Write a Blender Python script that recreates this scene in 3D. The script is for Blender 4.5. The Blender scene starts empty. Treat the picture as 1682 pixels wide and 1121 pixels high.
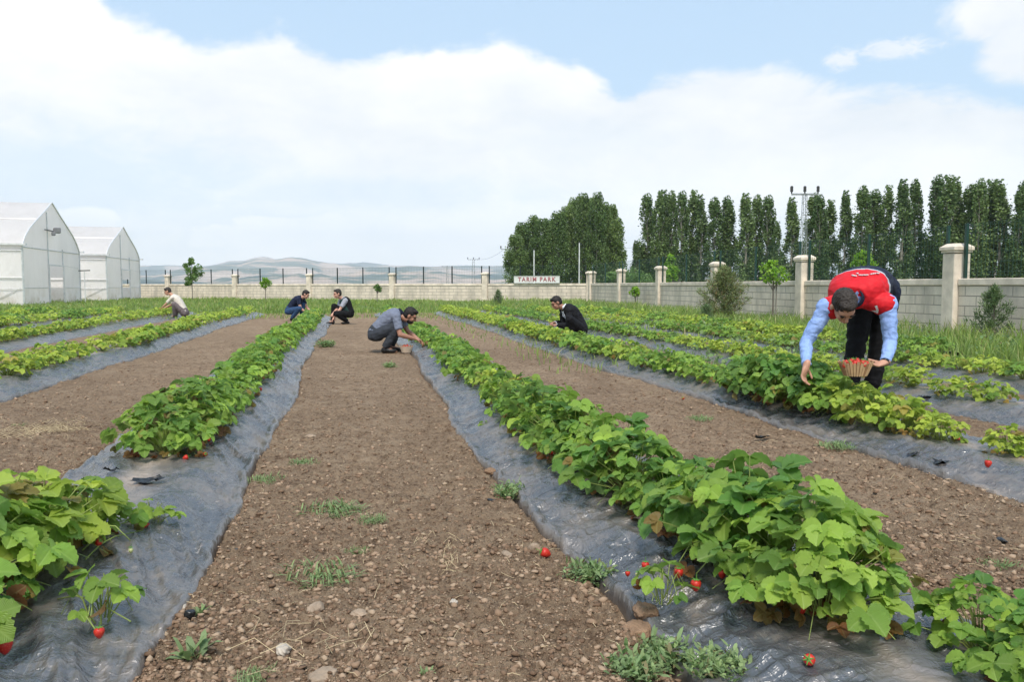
import bpy, bmesh, math, random
import numpy as np
from mathutils import Vector, Matrix

# ------------------------------------------------------------------ camera, sky, sun
scene = bpy.context.scene
H_CAM = 1.05
FPX = 1308.0
PITCH = math.atan(90.5 / FPX)
YAW = math.radians(11.5)
CY, SY = math.cos(YAW), math.sin(YAW)
camd = bpy.data.cameras.new('camera')
cam = bpy.data.objects.new('camera', camd)
scene.collection.objects.link(cam)
camd.sensor_width = 36.0
camd.lens = FPX * 36.0 / 1682.0
camd.clip_end = 30000
camd.clip_start = 0.05
cam.location = (0, 0, H_CAM)
cam.rotation_euler = (math.pi / 2 - PITCH, 0, -YAW)
camd.dof.use_dof = False
scene.camera = cam
scene.view_settings.view_transform = 'Standard'
scene.view_settings.look = 'None'
scene.view_settings.exposure = 0.28
scene.view_settings.gamma = 1.0
scene.view_settings.use_curve_mapping = False
scene.cycles.max_bounces = 6
scene.cycles.diffuse_bounces = 3
scene.cycles.glossy_bounces = 2
scene.cycles.transmission_bounces = 3
scene.cycles.transparent_max_bounces = 8
scene.cycles.volume_bounces = 2
scene.cycles.use_denoising = True

SUN_EL, SUN_AZ = math.radians(56), math.radians(192)     # azimuth clockwise from +Y


def px_az(px): return math.atan((px - 841) / FPX)
def px_el(px, py): return math.atan((470 - py) / FPX * math.cos(px_az(px)))


def build_world():
    w = bpy.data.worlds.new('World'); scene.world = w; w.use_nodes = True
    nt = w.node_tree; nt.nodes.clear(); N = nt.nodes; L = nt.links
    def node(t, **k):
        n = N.new(t)
        for a, b in k.items(): setattr(n, a, b)
        return n
    def M(op, a, b=None, c=None, clamp=False):
        n = node('ShaderNodeMath', operation=op); n.use_clamp = clamp
        for i, v in enumerate((a, b, c)):
            if v is None: continue
            if isinstance(v, (int, float)): n.inputs[i].default_value = v
            else: L.new(v, n.inputs[i])
        return n.outputs[0]
    tc = node('ShaderNodeTexCoord')
    def dot(v):
        n = node('ShaderNodeVectorMath', operation='DOT_PRODUCT'); L.new(tc.outputs['Generated'], n.inputs[0])
        n.inputs[1].default_value = v; return n.outputs['Value']
    a = dot((CY, -SY, 0)); d = dot((SY, CY, 0)); z = dot((0, 0, 1))
    az = M('ARCTAN2', a, d); el = M('ARCSINE', z)
    # coordinates for noise : (az, el*2.2)
    cmb = node('ShaderNodeCombineXYZ'); L.new(az, cmb.inputs[0]); L.new(M('MULTIPLY', el, 1.9), cmb.inputs[1])
    def noise(scale, detail, rough, w_=0.0, dist=0.0):
        n = node('ShaderNodeTexNoise'); n.noise_dimensions = '3D'
        mp = node('ShaderNodeMapping'); mp.inputs['Location'].default_value = (w_, w_ * .7, w_ * .3)
        L.new(cmb.outputs[0], mp.inputs[0]); L.new(mp.outputs[0], n.inputs['Vector'])
        n.inputs['Scale'].default_value = scale; n.inputs['Detail'].default_value = detail
        n.inputs['Roughness'].default_value = rough; n.inputs['Distortion'].default_value = dist
        return n.outputs['Fac']
    n1 = noise(7, 9, .6, 3.1, .3); n2 = noise(3.0, 5, .55, 9.4); n3 = noise(16, 8, .62, 5.2, .4); n4 = noise(55, 6, .65, 2.2, .6); cur = [n3]
    # upper edge of the big cloud bank over azimuth
    pts = [(0, -40), (150, -10), (205, 40), (330, 78), (400, 58), (470, 50), (560, 88), (640, 98), (700, 104), (760, 90), (820, 72),
           (890, 100), (950, 112), (1020, 158), (1070, 130), (1140, 118), (1200, 118), (1300, 135), (1380, 152), (1450, 140), (1560, 152), (1682, 165)]
    lo, hi = -0.62, 0.62
    ramp = node('ShaderNodeValToRGB'); cr = ramp.color_ramp
    mr = node('ShaderNodeMapRange'); L.new(az, mr.inputs[0]); mr.inputs[1].default_value = lo; mr.inputs[2].default_value = hi
    L.new(mr.outputs[0], ramp.inputs[0])
    cr.elements[0].position = (px_az(pts[0][0]) - lo) / (hi - lo); cr.elements[1].position = (px_az(pts[-1][0]) - lo) / (hi - lo)
    for i, (x, y) in enumerate(pts):
        p = (px_az(x) - lo) / (hi - lo); v = px_el(x, y)
        if i == 0: e = cr.elements[0]
        elif i == len(pts) - 1: e = cr.elements[len(cr.elements) - 1]
        else: e = cr.elements.new(p)
        e.color = (v, v, v, 1)
    bnd = ramp.outputs[0]
    dd = M('SUBTRACT', bnd, el)
    dd = M('ADD', dd, M('MULTIPLY', M('SUBTRACT', n1, .5), .085))
    dd = M('ADD', dd, M('MULTIPLY', M('SUBTRACT', n3, .5), .03))
    def smooth(v, a_, b_):
        n = node('ShaderNodeMapRange'); n.interpolation_type = 'SMOOTHSTEP'; L.new(v, n.inputs[0])
        n.inputs[1].default_value = a_; n.inputs[2].default_value = b_; return n.outputs[0]
    main = smooth(dd, -.004, .020)
    def blob(x, y, rx, ry, soft=.8, namp=1.2):
        ax, ey = px_az(x), px_el(x, y)
        u = M('DIVIDE', M('SUBTRACT', az, ax), rx / FPX); v = M('DIVIDE', M('SUBTRACT', el, ey), ry / FPX)
        r = M('SQRT', M('ADD', M('MULTIPLY', u, u), M('MULTIPLY', v, v)))
        r = M('ADD', r, M('MULTIPLY', M('SUBTRACT', cur[0], .5), namp * 2))
        n = node('ShaderNodeMapRange'); n.interpolation_type = 'SMOOTHSTEP'; L.new(r, n.inputs[0])
        n.inputs[1].default_value = 1 + soft * .5; n.inputs[2].default_value = 1 - soft * .5; return n.outputs[0]
    cov = main
    patch = M('MAXIMUM', blob(130, 300, 260, 75, 1.6, 1.0), M('MULTIPLY', blob(330, 355, 180, 28, 1.6, 1.2), .7))
    patch = M('MAXIMUM', patch, M('MULTIPLY', blob(560, 318, 300, 26, 1.4, 1.2), .6))
    patch = M('MAXIMUM', patch, M('MULTIPLY', blob(960, 235, 150, 30, 1.6, 1.2), .22))
    cov = M('MULTIPLY', cov, M('SUBTRACT', 1.0, M('MULTIPLY', patch, .55)))
    cov = M('MAXIMUM', cov, M('MAXIMUM', blob(1640, 22, 75, 42, .5, .55), blob(1680, 80, 62, 48, .5, .55)))
    cur[0] = n4
    cov = M('MAXIMUM', cov, M('MULTIPLY', blob(1370, 106, 20, 12, 1.3, 1.3), .8))
    cov = M('MAXIMUM', cov, M('MULTIPLY', blob(1455, 90, 42, 11, 1.4, 1.4), .8))
    cov = M('MAXIMUM', cov, M('MULTIPLY', blob(905, 2, 22, 6, .9, .35), .5))
    cur[0] = n3
    lowband = M('MAXIMUM', blob(560, 385, 250, 30, .5, 1.1), blob(150, 362, 70, 16, .7, 1.0))
    cov = M('MAXIMUM', cov, M('MULTIPLY', lowband, .95))
    cov = M('MINIMUM', cov, 1.0)
    sky = node('ShaderNodeTexSky'); sky.sky_type = 'NISHITA'; sky.sun_disc = False
    sky.sun_elevation = SUN_EL; sky.sun_rotation = SUN_AZ; sky.air_density = 1.0; sky.dust_density = 1.2; sky.ozone_density = 1.5
    veil = node('ShaderNodeMixRGB'); L.new(sky.outputs[0], veil.inputs[1]); veil.inputs[0].default_value = .62
    veil.inputs[2].default_value = (4.7, 6.5, 8.5, 1)
    cc = node('ShaderNodeValToRGB'); c2 = cc.color_ramp
    c2.elements[0].position = .36; c2.elements[0].color = (.77, .80, .86, 1); c2.elements[1].position = .58; c2.elements[1].color = (1.0, .975, .965, 1)
    L.new(M('ADD', M('MULTIPLY', n2, .6), M('MULTIPLY', n1, .4)), cc.inputs[0])
    sc = node('ShaderNodeVectorMath', operation='SCALE'); L.new(cc.outputs[0], sc.inputs[0]); L.new(M('ADD', 8.2, M('MULTIPLY', smooth(el, .18, .01), 4.2)), sc.inputs['Scale'])
    mx = node('ShaderNodeMixRGB'); L.new(cov, mx.inputs[0]); L.new(veil.outputs[0], mx.inputs[1]); L.new(sc.outputs[0], mx.inputs[2])
    bg = node('ShaderNodeBackground'); bg.inputs['Strength'].default_value = .12; L.new(mx.outputs[0], bg.inputs['Color'])
    out = node('ShaderNodeOutputWorld'); L.new(bg.outputs[0], out.inputs[0])


build_world()
ld = bpy.data.lights.new('sun', 'SUN'); ld.energy = 3.4; ld.angle = math.radians(18); ld.color = (1, .93, .84)
sun = bpy.data.objects.new('sun', ld); scene.collection.objects.link(sun)
sd = Vector((math.sin(SUN_AZ) * math.cos(SUN_EL), math.cos(SUN_AZ) * math.cos(SUN_EL), math.sin(SUN_EL)))
sun.rotation_euler = sd.to_track_quat('Z', 'Y').to_euler()
sun.location = (0, 0, 50)

# ------------------------------------------------------------------ helpers
rnd = random.Random(7)
COL = scene.collection


def C(a, d, z=0.0):
    """camera-aligned ground frame (a right, d ahead) -> world"""
    return Vector((a * CY + d * SY, d * CY - a * SY, z))


def at(px, d, z=0.0): return C((px - 841) / FPX * d, d, z)


def g(px, py, z=0.0):
    x = px - 841; y = py - 560.5
    fw = FPX * math.cos(PITCH) - y * math.sin(PITCH); dn = y * math.cos(PITCH) + FPX * math.sin(PITCH)
    t = (H_CAM - z) / dn
    return C(x * t, fw * t, z)


def tag(o, label=None, cat=None, group=None, kind=None):
    if label: o['label'] = label
    if cat: o['category'] = cat
    if group: o['group'] = group
    if kind: o['kind'] = kind
    return o


def link(o, parent=None):
    COL.objects.link(o)
    if parent is not None: o.parent = parent
    return o


def empty(name, loc, rz=0.0, label=None, cat=None, group=None):
    o = bpy.data.objects.new(name, None); o.location = loc; o.rotation_euler = (0, 0, rz); o.empty_display_size = .1
    COL.objects.link(o)
    return tag(o, label, cat, group)


def np_mesh(name, verts, faces, mat=None, smooth=False, uv=None, tint=None):
    """verts Nx3, faces MxK array or list; uv per vertex Nx2, tint per vertex Nx3"""
    me = bpy.data.meshes.new(name)
    verts = np.asarray(verts, dtype=np.float32)
    if isinstance(faces, np.ndarray):
        m, k = faces.shape
        me.vertices.add(len(verts)); me.vertices.foreach_set('co', verts.ravel())
        me.loops.add(m * k); me.loops.foreach_set('vertex_index', faces.ravel().astype(np.int32))
        me.polygons.add(m); me.polygons.foreach_set('loop_start', np.arange(0, m * k, k, dtype=np.int32))
        try: me.polygons.foreach_set('loop_total', np.full(m, k, dtype=np.int32))
        except Exception: pass
        me.update(calc_edges=True)
        li = faces.ravel()
    else:
        me.from_pydata([tuple(v) for v in verts], [], faces)
        li = np.array([i for f in faces for i in f])
    if uv is not None:
        l = me.uv_layers.new(name='UVMap'); l.data.foreach_set('uv', np.asarray(uv, dtype=np.float32)[li].ravel())
    if tint is not None:
        at_ = me.color_attributes.new('tint', 'FLOAT_COLOR', 'POINT')
        t4 = np.ones((len(verts), 4), dtype=np.float32); t4[:, :3] = tint
        at_.data.foreach_set('color', t4.ravel())
    if smooth: me.polygons.foreach_set('use_smooth', np.ones(len(me.polygons), dtype=bool))
    if mat is not None:
        for m_ in (mat if isinstance(mat, (list, tuple)) else [mat]): me.materials.append(m_)
    me.validate()
    return me


def obj(name, me, parent=None, loc=(0, 0, 0)):
    o = bpy.data.objects.new(name, me); o.location = loc
    return link(o, parent)


class MB:
    """collects shapes into one mesh"""
    def __init__(s): s.v = []; s.f = []
    def add(s, v, f):
        n = len(s.v); s.v += [tuple(p) for p in v]; s.f += [tuple(i + n for i in q) for q in f]; return s
    def box(s, c, size, rz=0.0, mat=None):
        hx, hy, hz = size[0] / 2, size[1] / 2, size[2] / 2
        R = Matrix.Rotation(rz, 3, 'Z') if mat is None else mat
        v = [Vector(c) + R @ Vector((x * hx, y * hy, z * hz)) for z in (-1, 1) for y in (-1, 1) for x in (-1, 1)]
        return s.add(v, [(0, 2, 3, 1), (4, 5, 7, 6), (0, 1, 5, 4), (2, 6, 7, 3), (0, 4, 6, 2), (1, 3, 7, 5)])
    def tube(s, pts, r, n=6, r2=None, cap=True):
        pts = [Vector(p) for p in pts]; m = len(pts); base = len(s.v); rings = []
        rs = r if isinstance(r, (list, tuple)) else [r + ((r2 if r2 is not None else r) - r) * i / (m - 1) for i in range(m)]
        up = None
        for i, p in enumerate(pts):
            t = (pts[min(i + 1, m - 1)] - pts[max(i - 1, 0)]).normalized()
            if up is None: up = t.orthogonal().normalized()
            up = (up - t * up.dot(t)).normalized() if (up - t * up.dot(t)).length > 1e-6 else t.orthogonal().normalized()
            b = t.cross(up)
            rings.append([p + (up * math.cos(2 * math.pi * k / n) + b * math.sin(2 * math.pi * k / n)) * rs[i] for k in range(n)])
        v = [q for rg in rings for q in rg]; f = []
        for i in range(m - 1):
            for k in range(n):
                k2 = (k + 1) % n; f.append((i * n + k, i * n + k2, (i + 1) * n + k2, (i + 1) * n + k))
        if cap: f.append(tuple(range(n - 1, -1, -1))); f.append(tuple((m - 1) * n + k for k in range(n)))
        return s.add(v, f)
    def loft(s, rings):
        """closed loft through rings (lists of vectors, same length)"""
        n = len(rings[0]); v = [q for rg in rings for q in rg]; f = []
        for i in range(len(rings) - 1):
            for k in range(n):
                k2 = (k + 1) % n; f.append((i * n + k, i * n + k2, (i + 1) * n + k2, (i + 1) * n + k))
        f.append(tuple(range(n - 1, -1, -1))); f.append(tuple((len(rings) - 1) * n + k for k in range(n)))
        return s.add(v, f)
    def ell(s, c, r, R=None, nu=14, nv=9):
        c = Vector(c); R = R or Matrix.Identity(3); rings = []
        v = [c + R @ Vector((0, 0, -r[2]))]
        for j in range(1, nv):
            th = -math.pi / 2 + math.pi * j / nv
            v += [c + R @ Vector((r[0] * math.cos(th) * math.cos(2 * math.pi * k / nu), r[1] * math.cos(th) * math.sin(2 * math.pi * k / nu), r[2] * math.sin(th))) for k in range(nu)]
        v.append(c + R @ Vector((0, 0, r[2]))); f = []
        for k in range(nu): f.append((0, 1 + (k + 1) % nu, 1 + k))
        for j in range(nv - 2):
            for k in range(nu):
                a_, b_ = 1 + j * nu + k, 1 + j * nu + (k + 1) % nu; f.append((a_, b_, b_ + nu, a_ + nu))
        last = len(v) - 1; o = 1 + (nv - 2) * nu
        for k in range(nu): f.append((last, o + k, o + (k + 1) % nu))
        return s.add(v, f)
    def mesh(s, name, mat=None, smooth=False):
        me = bpy.data.meshes.new(name); me.from_pydata(s.v, [], s.f)
        if mat is not None: me.materials.append(mat)
        if smooth: me.polygons.foreach_set('use_smooth', np.ones(len(me.polygons), dtype=bool))
        me.update(); return me
    def build(s, name, mat=None, parent=None, smooth=False, bevel=0.0, loc=(0, 0, 0)):
        me = s.mesh(name, mat, smooth)
        if bevel:
            bm = bmesh.new(); bm.from_mesh(me)
            bmesh.ops.bevel(bm, geom=bm.edges[:], offset=bevel, segments=1, affect='EDGES'); bm.to_mesh(me); bm.free()
        return obj(name, me, parent, loc)


# ---- numpy noise
_rs = np.random.RandomState(11)
_perm = np.concatenate([_rs.permutation(256)] * 3)
_ang = _rs.rand(256) * 2 * np.pi


def pnoise(x, y):
    x = np.asarray(x, float); y = np.asarray(y, float)
    xi = np.floor(x).astype(int); yi = np.floor(y).astype(int); xf = x - xi; yf = y - yi
    xi &= 255; yi &= 255
    u = xf * xf * xf * (xf * (xf * 6 - 15) + 10); v = yf * yf * yf * (yf * (yf * 6 - 15) + 10)
    def gr(ix, iy, fx, fy):
        a_ = _ang[_perm[_perm[ix & 255] + (iy & 255)]]; return np.cos(a_) * fx + np.sin(a_) * fy
    n00 = gr(xi, yi, xf, yf); n10 = gr(xi + 1, yi, xf - 1, yf); n01 = gr(xi, yi + 1, xf, yf - 1); n11 = gr(xi + 1, yi + 1, xf - 1, yf - 1)
    return (n00 * (1 - u) + n10 * u) * (1 - v) + (n01 * (1 - u) + n11 * u) * v


def fbm(x, y, o=4, g_=.5, l=2.03):
    s = 0; a_ = 1; t = 0
    for i in range(o):
        s = s + a_ * pnoise(x + 17.3 * i, y - 9.1 * i); t += a_; a_ *= g_; x = x * l; y = y * l
    return s / t


def sstep(a_, b_, x):
    t = np.clip((x - a_) / (b_ - a_), 0, 1); return t * t * (3 - 2 * t)


# ---- materials
class NT:
    def __init__(s, name):
        s.m = bpy.data.materials.new(name); s.m.use_nodes = True; s.t = s.m.node_tree; s.t.nodes.clear()
        s.out = s.n('ShaderNodeOutputMaterial')
    def n(s, t, **k):
        n = s.t.nodes.new(t)
        for a_, b_ in k.items(): setattr(n, a_, b_)
        return n
    def l(s, a_, b_): s.t.links.new(a_, b_)
    def set(s, n, key, v):
        if v is None: return
        if hasattr(v, 'is_linked') or isinstance(v, bpy.types.NodeSocket): s.l(v, n.inputs[key])
        else:
            if isinstance(v, tuple) and len(v) == 3 and n.inputs[key].type == 'RGBA': v = (*v, 1)
            n.inputs[key].default_value = v
    def pos(s, scale=(1, 1, 1), src='Object', rot=(0, 0, 0)):
        tc = s.n('ShaderNodeTexCoord'); mp = s.n('ShaderNodeMapping'); mp.inputs['Scale'].default_value = scale; mp.inputs['Rotation'].default_value = rot
        s.l(tc.outputs[src], mp.inputs[0]); return mp.outputs[0]
    def noise(s, vec, scale, detail=4, rough=.55, dist=0):
        n = s.n('ShaderNodeTexNoise'); 
        if vec is not None: s.l(vec, n.inputs['Vector'])
        n.inputs['Scale'].default_value = scale; n.inputs['Detail'].default_value = detail; n.inputs['Roughness'].default_value = rough
        n.inputs['Distortion'].default_value = dist; return n.outputs['Fac']
    def ramp(s, fac, stops):
        n = s.n('ShaderNodeValToRGB'); s.l(fac, n.inputs[0]); e = n.color_ramp.elements
        e[0].position = stops[0][0]; e[0].color = (*stops[0][1], 1); e[1].position = stops[-1][0]; e[1].color = (*stops[-1][1], 1)
        for p, c in stops[1:-1]: x = e.new(p); x.color = (*c, 1)
        return n.outputs[0]
    def mix(s, f, a_, b_, t='MIX'):
        n = s.n('ShaderNodeMixRGB', blend_type=t); s.set(n, 0, f); s.set(n, 1, a_); s.set(n, 2, b_); return n.outputs[0]
    def math(s, op, a_, b_=None, clamp=False):
        n = s.n('ShaderNodeMath', operation=op); n.use_clamp = clamp; s.set(n, 0, a_)
        if b_ is not None: s.set(n, 1, b_)
        return n.outputs[0]
    def bump(s, h, strength=.5, dist=.02, nrm=None):
        n = s.n('ShaderNodeBump'); s.l(h, n.inputs['Height']); n.inputs['Strength'].default_value = strength; n.inputs['Distance'].default_value = dist
        if nrm is not None: s.l(nrm, n.inputs['Normal'])
        return n.outputs[0]
    def bsdf(s, color, rough=.8, nrm=None, metal=0., spec=.3, **k):
        n = s.n('ShaderNodeBsdfPrincipled'); s.set(n, 'Base Color', color); s.set(n, 'Roughness', rough); s.set(n, 'Metallic', metal)
        s.set(n, 'Specular IOR Level', spec)
        if nrm is not None: s.l(nrm, n.inputs['Normal'])
        for a_, b_ in k.items(): s.set(n, a_, b_)
        s.b = n; return n.outputs[0]
    def done(s, sh): s.l(sh, s.out.inputs[0]); return s.m


def simple(name, col, rough=.7, var=.12, scale=8, bump=.15, metal=0., spec=.3, bdist=.004, detail=5):
    t = NT(name); p = t.pos(); n = t.noise(p, scale, detail)
    lo = tuple(c * (1 - var) for c in col); hi = tuple(min(1, c * (1 + var)) for c in col)
    c = t.ramp(n, [(.3, lo), (.7, hi)])
    return t.done(t.bsdf(c, rough, t.bump(t.noise(p, scale * 4, 4), bump, bdist), metal, spec))


def cloth(name, col, fold=9., weave=300., var=.15, rough=.85, strength=.5, dist=.02):
    t = NT(name); p = t.pos(); n = t.noise(p, fold, 3, .5, .6)
    c = t.ramp(t.noise(p, fold * 2.3, 3), [(.3, tuple(c * (1 - var) for c in col)), (.7, tuple(c * (1 + var) for c in col))])
    b = t.bump(n, strength, dist); b = t.bump(t.noise(p, weave, 2), .15, .001, b)
    return t.done(t.bsdf(c, rough, b, 0, .2))


def leafmat(name, dark, light, dead=(.16, .07, .03), veins=True, trans=.35, rough=.5, objvar=.25):
    t = NT(name); at_ = t.n('ShaderNodeAttribute'); at_.attribute_name = 'tint'; sp = t.n('ShaderNodeSeparateColor'); t.l(at_.outputs['Color'], sp.inputs[0])
    oi = t.n('ShaderNodeObjectInfo'); f = t.math('ADD', sp.outputs[0], t.math('MULTIPLY', t.math('SUBTRACT', oi.outputs['Random'], .5), objvar), True)
    c = t.mix(f, dark, light)
    c = t.mix(sp.outputs[2], c, dead)
    sc = t.n('ShaderNodeHueSaturation'); t.l(c, sc.inputs['Color']); t.l(t.math('ADD', t.math('MULTIPLY', sp.outputs[1], .5), .75), sc.inputs['Value']); c = sc.outputs[0]
    nrm = None
    if veins:
        uv = t.n('ShaderNodeUVMap'); s2 = t.n('ShaderNodeSeparateXYZ'); t.l(uv.outputs[0], s2.inputs[0])
        au = t.math('ABSOLUTE', t.math('SUBTRACT', s2.outputs[0], .5))
        ph = t.math('SUBTRACT', s2.outputs[1], t.math('MULTIPLY', au, .9))
        w = t.math('SINE', t.math('MULTIPLY', ph, 50.))
        vein = t.math('POWER', t.math('ABSOLUTE', w), .45)
        mid = t.math('MULTIPLY', au, 14., True)
        hgt = t.math('MULTIPLY', vein, mid)
        c = t.mix(t.math('MULTIPLY', t.math('SUBTRACT', 1., hgt, True), .35), c, t.mix(.55, c, (.42, .50, .2)))
        nrm = t.bump(hgt, .5, .004)
    ge = t.n('ShaderNodeNewGeometry'); c = t.mix(t.math('MULTIPLY', ge.outputs['Backfacing'], .35), c, t.mix(.5, c, (.30, .36, .22)))
    sh = t.bsdf(c, rough, nrm, 0, .35)
    tr = t.n('ShaderNodeBsdfTranslucent'); t.l(t.mix(.5, c, (.35, .5, .06), 'MULTIPLY') if False else c, tr.inputs[0])
    hs = t.n('ShaderNodeHueSaturation'); hs.inputs['Value'].default_value = 1.5; hs.inputs['Saturation'].default_value = 1.1; t.l(c, hs.inputs['Color']); t.l(hs.outputs[0], tr.inputs[0])
    mx = t.n('ShaderNodeMixShader'); mx.inputs[0].default_value = trans; t.l(sh, mx.inputs[1]); t.l(tr.outputs[0], mx.inputs[2])
    return t.done(mx.outputs[0])

# ------------------------------------------------------------------ ground, beds, hills
ROWS = {  # name: (X, Ystart, Yend)
    'L7': (-17.0, 8, 31), 'L6': (-14.8, 8, 31), 'L5': (-12.5, 8, 31), 'L4': (-10.2, 6, 31), 'L4b': (-8.1, 5, 31), 'L3': (-6.0, 3, 31), 'L2': (-3.6, 1.2, 30.5), 'L1': (-1.07, .2, 27),
    'R1': (1.32, .2, 29), 'R2': (3.60, .6, 30.5), 'R3': (5.35, 1.2, 31), 'R4': (6.9, 2.5, 31), 'R5': (8.3, 10, 31)}
RX = [(k, v[0], v[1], v[2]) for k, v in ROWS.items()]


def row_x(k, y):
    s = (hash_(k) % 97) / 9.7
    return ROWS[k][0] + .05 * np.sin(np.asarray(y) * .45 + s) + .03 * np.sin(np.asarray(y) * 1.3 + s * 2)


def hash_(k): return sum((i + 3) * 31 * ord(c) for i, c in enumerate(k))


def bedprof(dx): return .085 * (1 - sstep(.16, .5, np.abs(dx)))


def base_h(x, y):
    x = np.asarray(x, float); y = np.asarray(y, float); h = np.zeros_like(x); m = np.zeros_like(x)
    for k, X, y0, y1 in RX:
        dx = x - row_x(k, y); e = sstep(y0 - .4, y0 + .3, y) * (1 - sstep(y1 - .3, y1 + .4, y))
        h = h + bedprof(dx) * e; m = np.maximum(m, (np.abs(dx) < .50) * e)
    return h, m


def field_mask(x, y):
    n = fbm(x * .35, y * .35, 3)
    return sstep(.0, .8, 8.35 + n * .8 + .8 * sstep(9, 12, y) - x) * sstep(0, .8, x + 19) * sstep(0, 1.2, 31.8 + n * 1.5 - y)


def clods(x, y, r):
    """soil relief, fading with distance"""
    f1 = fbm(x * 2.2, y * 2.2, 3) - .8 * np.maximum(0, pnoise(x * 3.1 + 8, y * 2.0)) ** 1.3
    a_ = fbm(x * 9 + 3, y * 9, 4, .6); b_ = np.abs(fbm(x * 22, y * 22 + 5, 3, .6))
    lump = np.maximum(0, pnoise(x * 14 + 40, y * 14)) ** 1.5
    fine = 1 / (1 + (r / 14) ** 2); c_ = np.abs(fbm(x * 44 + 2, y * 44, 2, .6)); pk = np.maximum(0, pnoise(x * 33 + 9, y * 33)) ** 1.2
    return .035 * f1 + (.034 * a_ + .046 * b_ + .026 * lump + .020 * c_ + .016 * pk) * fine


def ground_z(x, y):
    r = np.hypot(x, y); h, m = base_h(x, y); fm = field_mask(x, y)
    return h + clods(x, y, r) * fm * (1 - .75 * m) + (1 - fm) * .04 * fbm(x * .4, y * .4, 3) * (r < 200)


def gz(x, y): return float(ground_z(np.array([x]), np.array([y]))[0])


def build_ground():
    ang = np.radians(np.concatenate([np.arange(-180, -52, 4), np.arange(-52, -34, .9), np.arange(-34, 34, .13), np.arange(34, 52, .9), np.arange(52, 180.01, 4)])) + YAW
    r = [.25]
    while r[-1] < 12000:
        r.append(r[-1] * (1.0038 if 1.6 < r[-1] < 7 else 1.0062 if 1.4 < r[-1] < 26 else (1.03 if r[-1] < 70 else 1.12)))
    r = np.array(r); A, R = np.meshgrid(ang, r); X = R * np.sin(A); Y = R * np.cos(A)
    fm = field_mask(X, Y); h, m = base_h(X, Y)
    Z = h - .03 * m + clods(X, Y, R) * fm * (1 - .75 * m) + (1 - fm) * .04 * fbm(X * .4, Y * .4, 3) * (R < 200)
    nr, na = X.shape; idx = np.arange(nr * na).reshape(nr, na)
    f = np.stack([idx[:-1, :-1], idx[:-1, 1:], idx[1:, 1:], idx[1:, :-1]], -1).reshape(-1, 4)
    f = f[:, ::-1].copy() if True else f
    far = sstep(64, 90, R)
    weed = np.clip(fbm(X * .9, Y * .9, 4) * 2.2 - .25, 0, 1)
    tint = np.stack([1 - fm, far, weed], -1).reshape(-1, 3)
    t = NT('ground_earth'); p = t.pos()
    at_ = t.n('ShaderNodeAttribute'); at_.attribute_name = 'tint'; sp = t.n('ShaderNodeSeparateColor'); t.l(at_.outputs['Color'], sp.inputs[0])
    n1 = t.noise(p, 1.3, 4, .6); n2 = t.noise(p, 34, 6, .7); n3 = t.noise(p, 9, 5, .65); n4 = t.noise(p, 120, 3, .7)
    soil = t.ramp(t.math('ADD', t.math('MULTIPLY', n1, .35), t.math('MULTIPLY', n3, .65)), [(.36, (.18, .118, .075)), (.5, (.30, .208, .134)), (.64, (.42, .31, .21))])
    soil = t.mix(t.ramp(n2, [(.44, (0, 0, 0)), (.66, (.75, .75, .75))]), soil, (.40, .29, .19))
    soil = t.mix(t.ramp(n2, [(.34, (.9, .9, .9)), (.46, (0, 0, 0))]), soil, (.085, .05, .03))
    soil = t.mix(t.ramp(n4, [(.66, (0, 0, 0)), (.74, (.8, .8, .8))]), soil, (.52, .42, .29))
    grass = t.ramp(t.noise(p, 2.5, 5, .7), [(.32, (.09, .13, .03)), (.5, (.17, .22, .055)), (.68, (.30, .30, .12))])
    fp = t.pos((.0035, .0012, 1)); farc = t.ramp(t.noise(fp, 2.2, 4, .6), [(.36, (.10, .15, .06)), (.48, (.30, .30, .13)), (.56, (.16, .20, .09)), (.7, (.42, .36, .2))])
    c = t.mix(sp.outputs[0], soil, grass); c = t.mix(sp.outputs[1], c, farc)
    big = t.noise(t.pos((1, .35, 1)), .9, 4, .6, .5); soil = t.mix(t.ramp(big, [(.40, (.75, .75, .75)), (.56, (0, 0, 0))]), soil, t.mix(.38, soil, (.16, .105, .065)))
    c = t.mix(sp.outputs[0], soil, grass); c = t.mix(sp.outputs[1], c, farc)
    hgt = t.math('ADD', t.math('MULTIPLY', n2, .7), t.math('MULTIPLY', n4, .3))
    b = t.bump(n3, .6, .04); b = t.bump(hgt, 1.0, .05, b)
    m_ = t.done(t.bsdf(c, .95, b, 0, .15))
    o = obj('ground', np_mesh('ground', np.stack([X, Y, Z], -1).reshape(-1, 3), f, m_, True, tint=tint)); tag(o, kind='structure')


build_ground()


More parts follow.
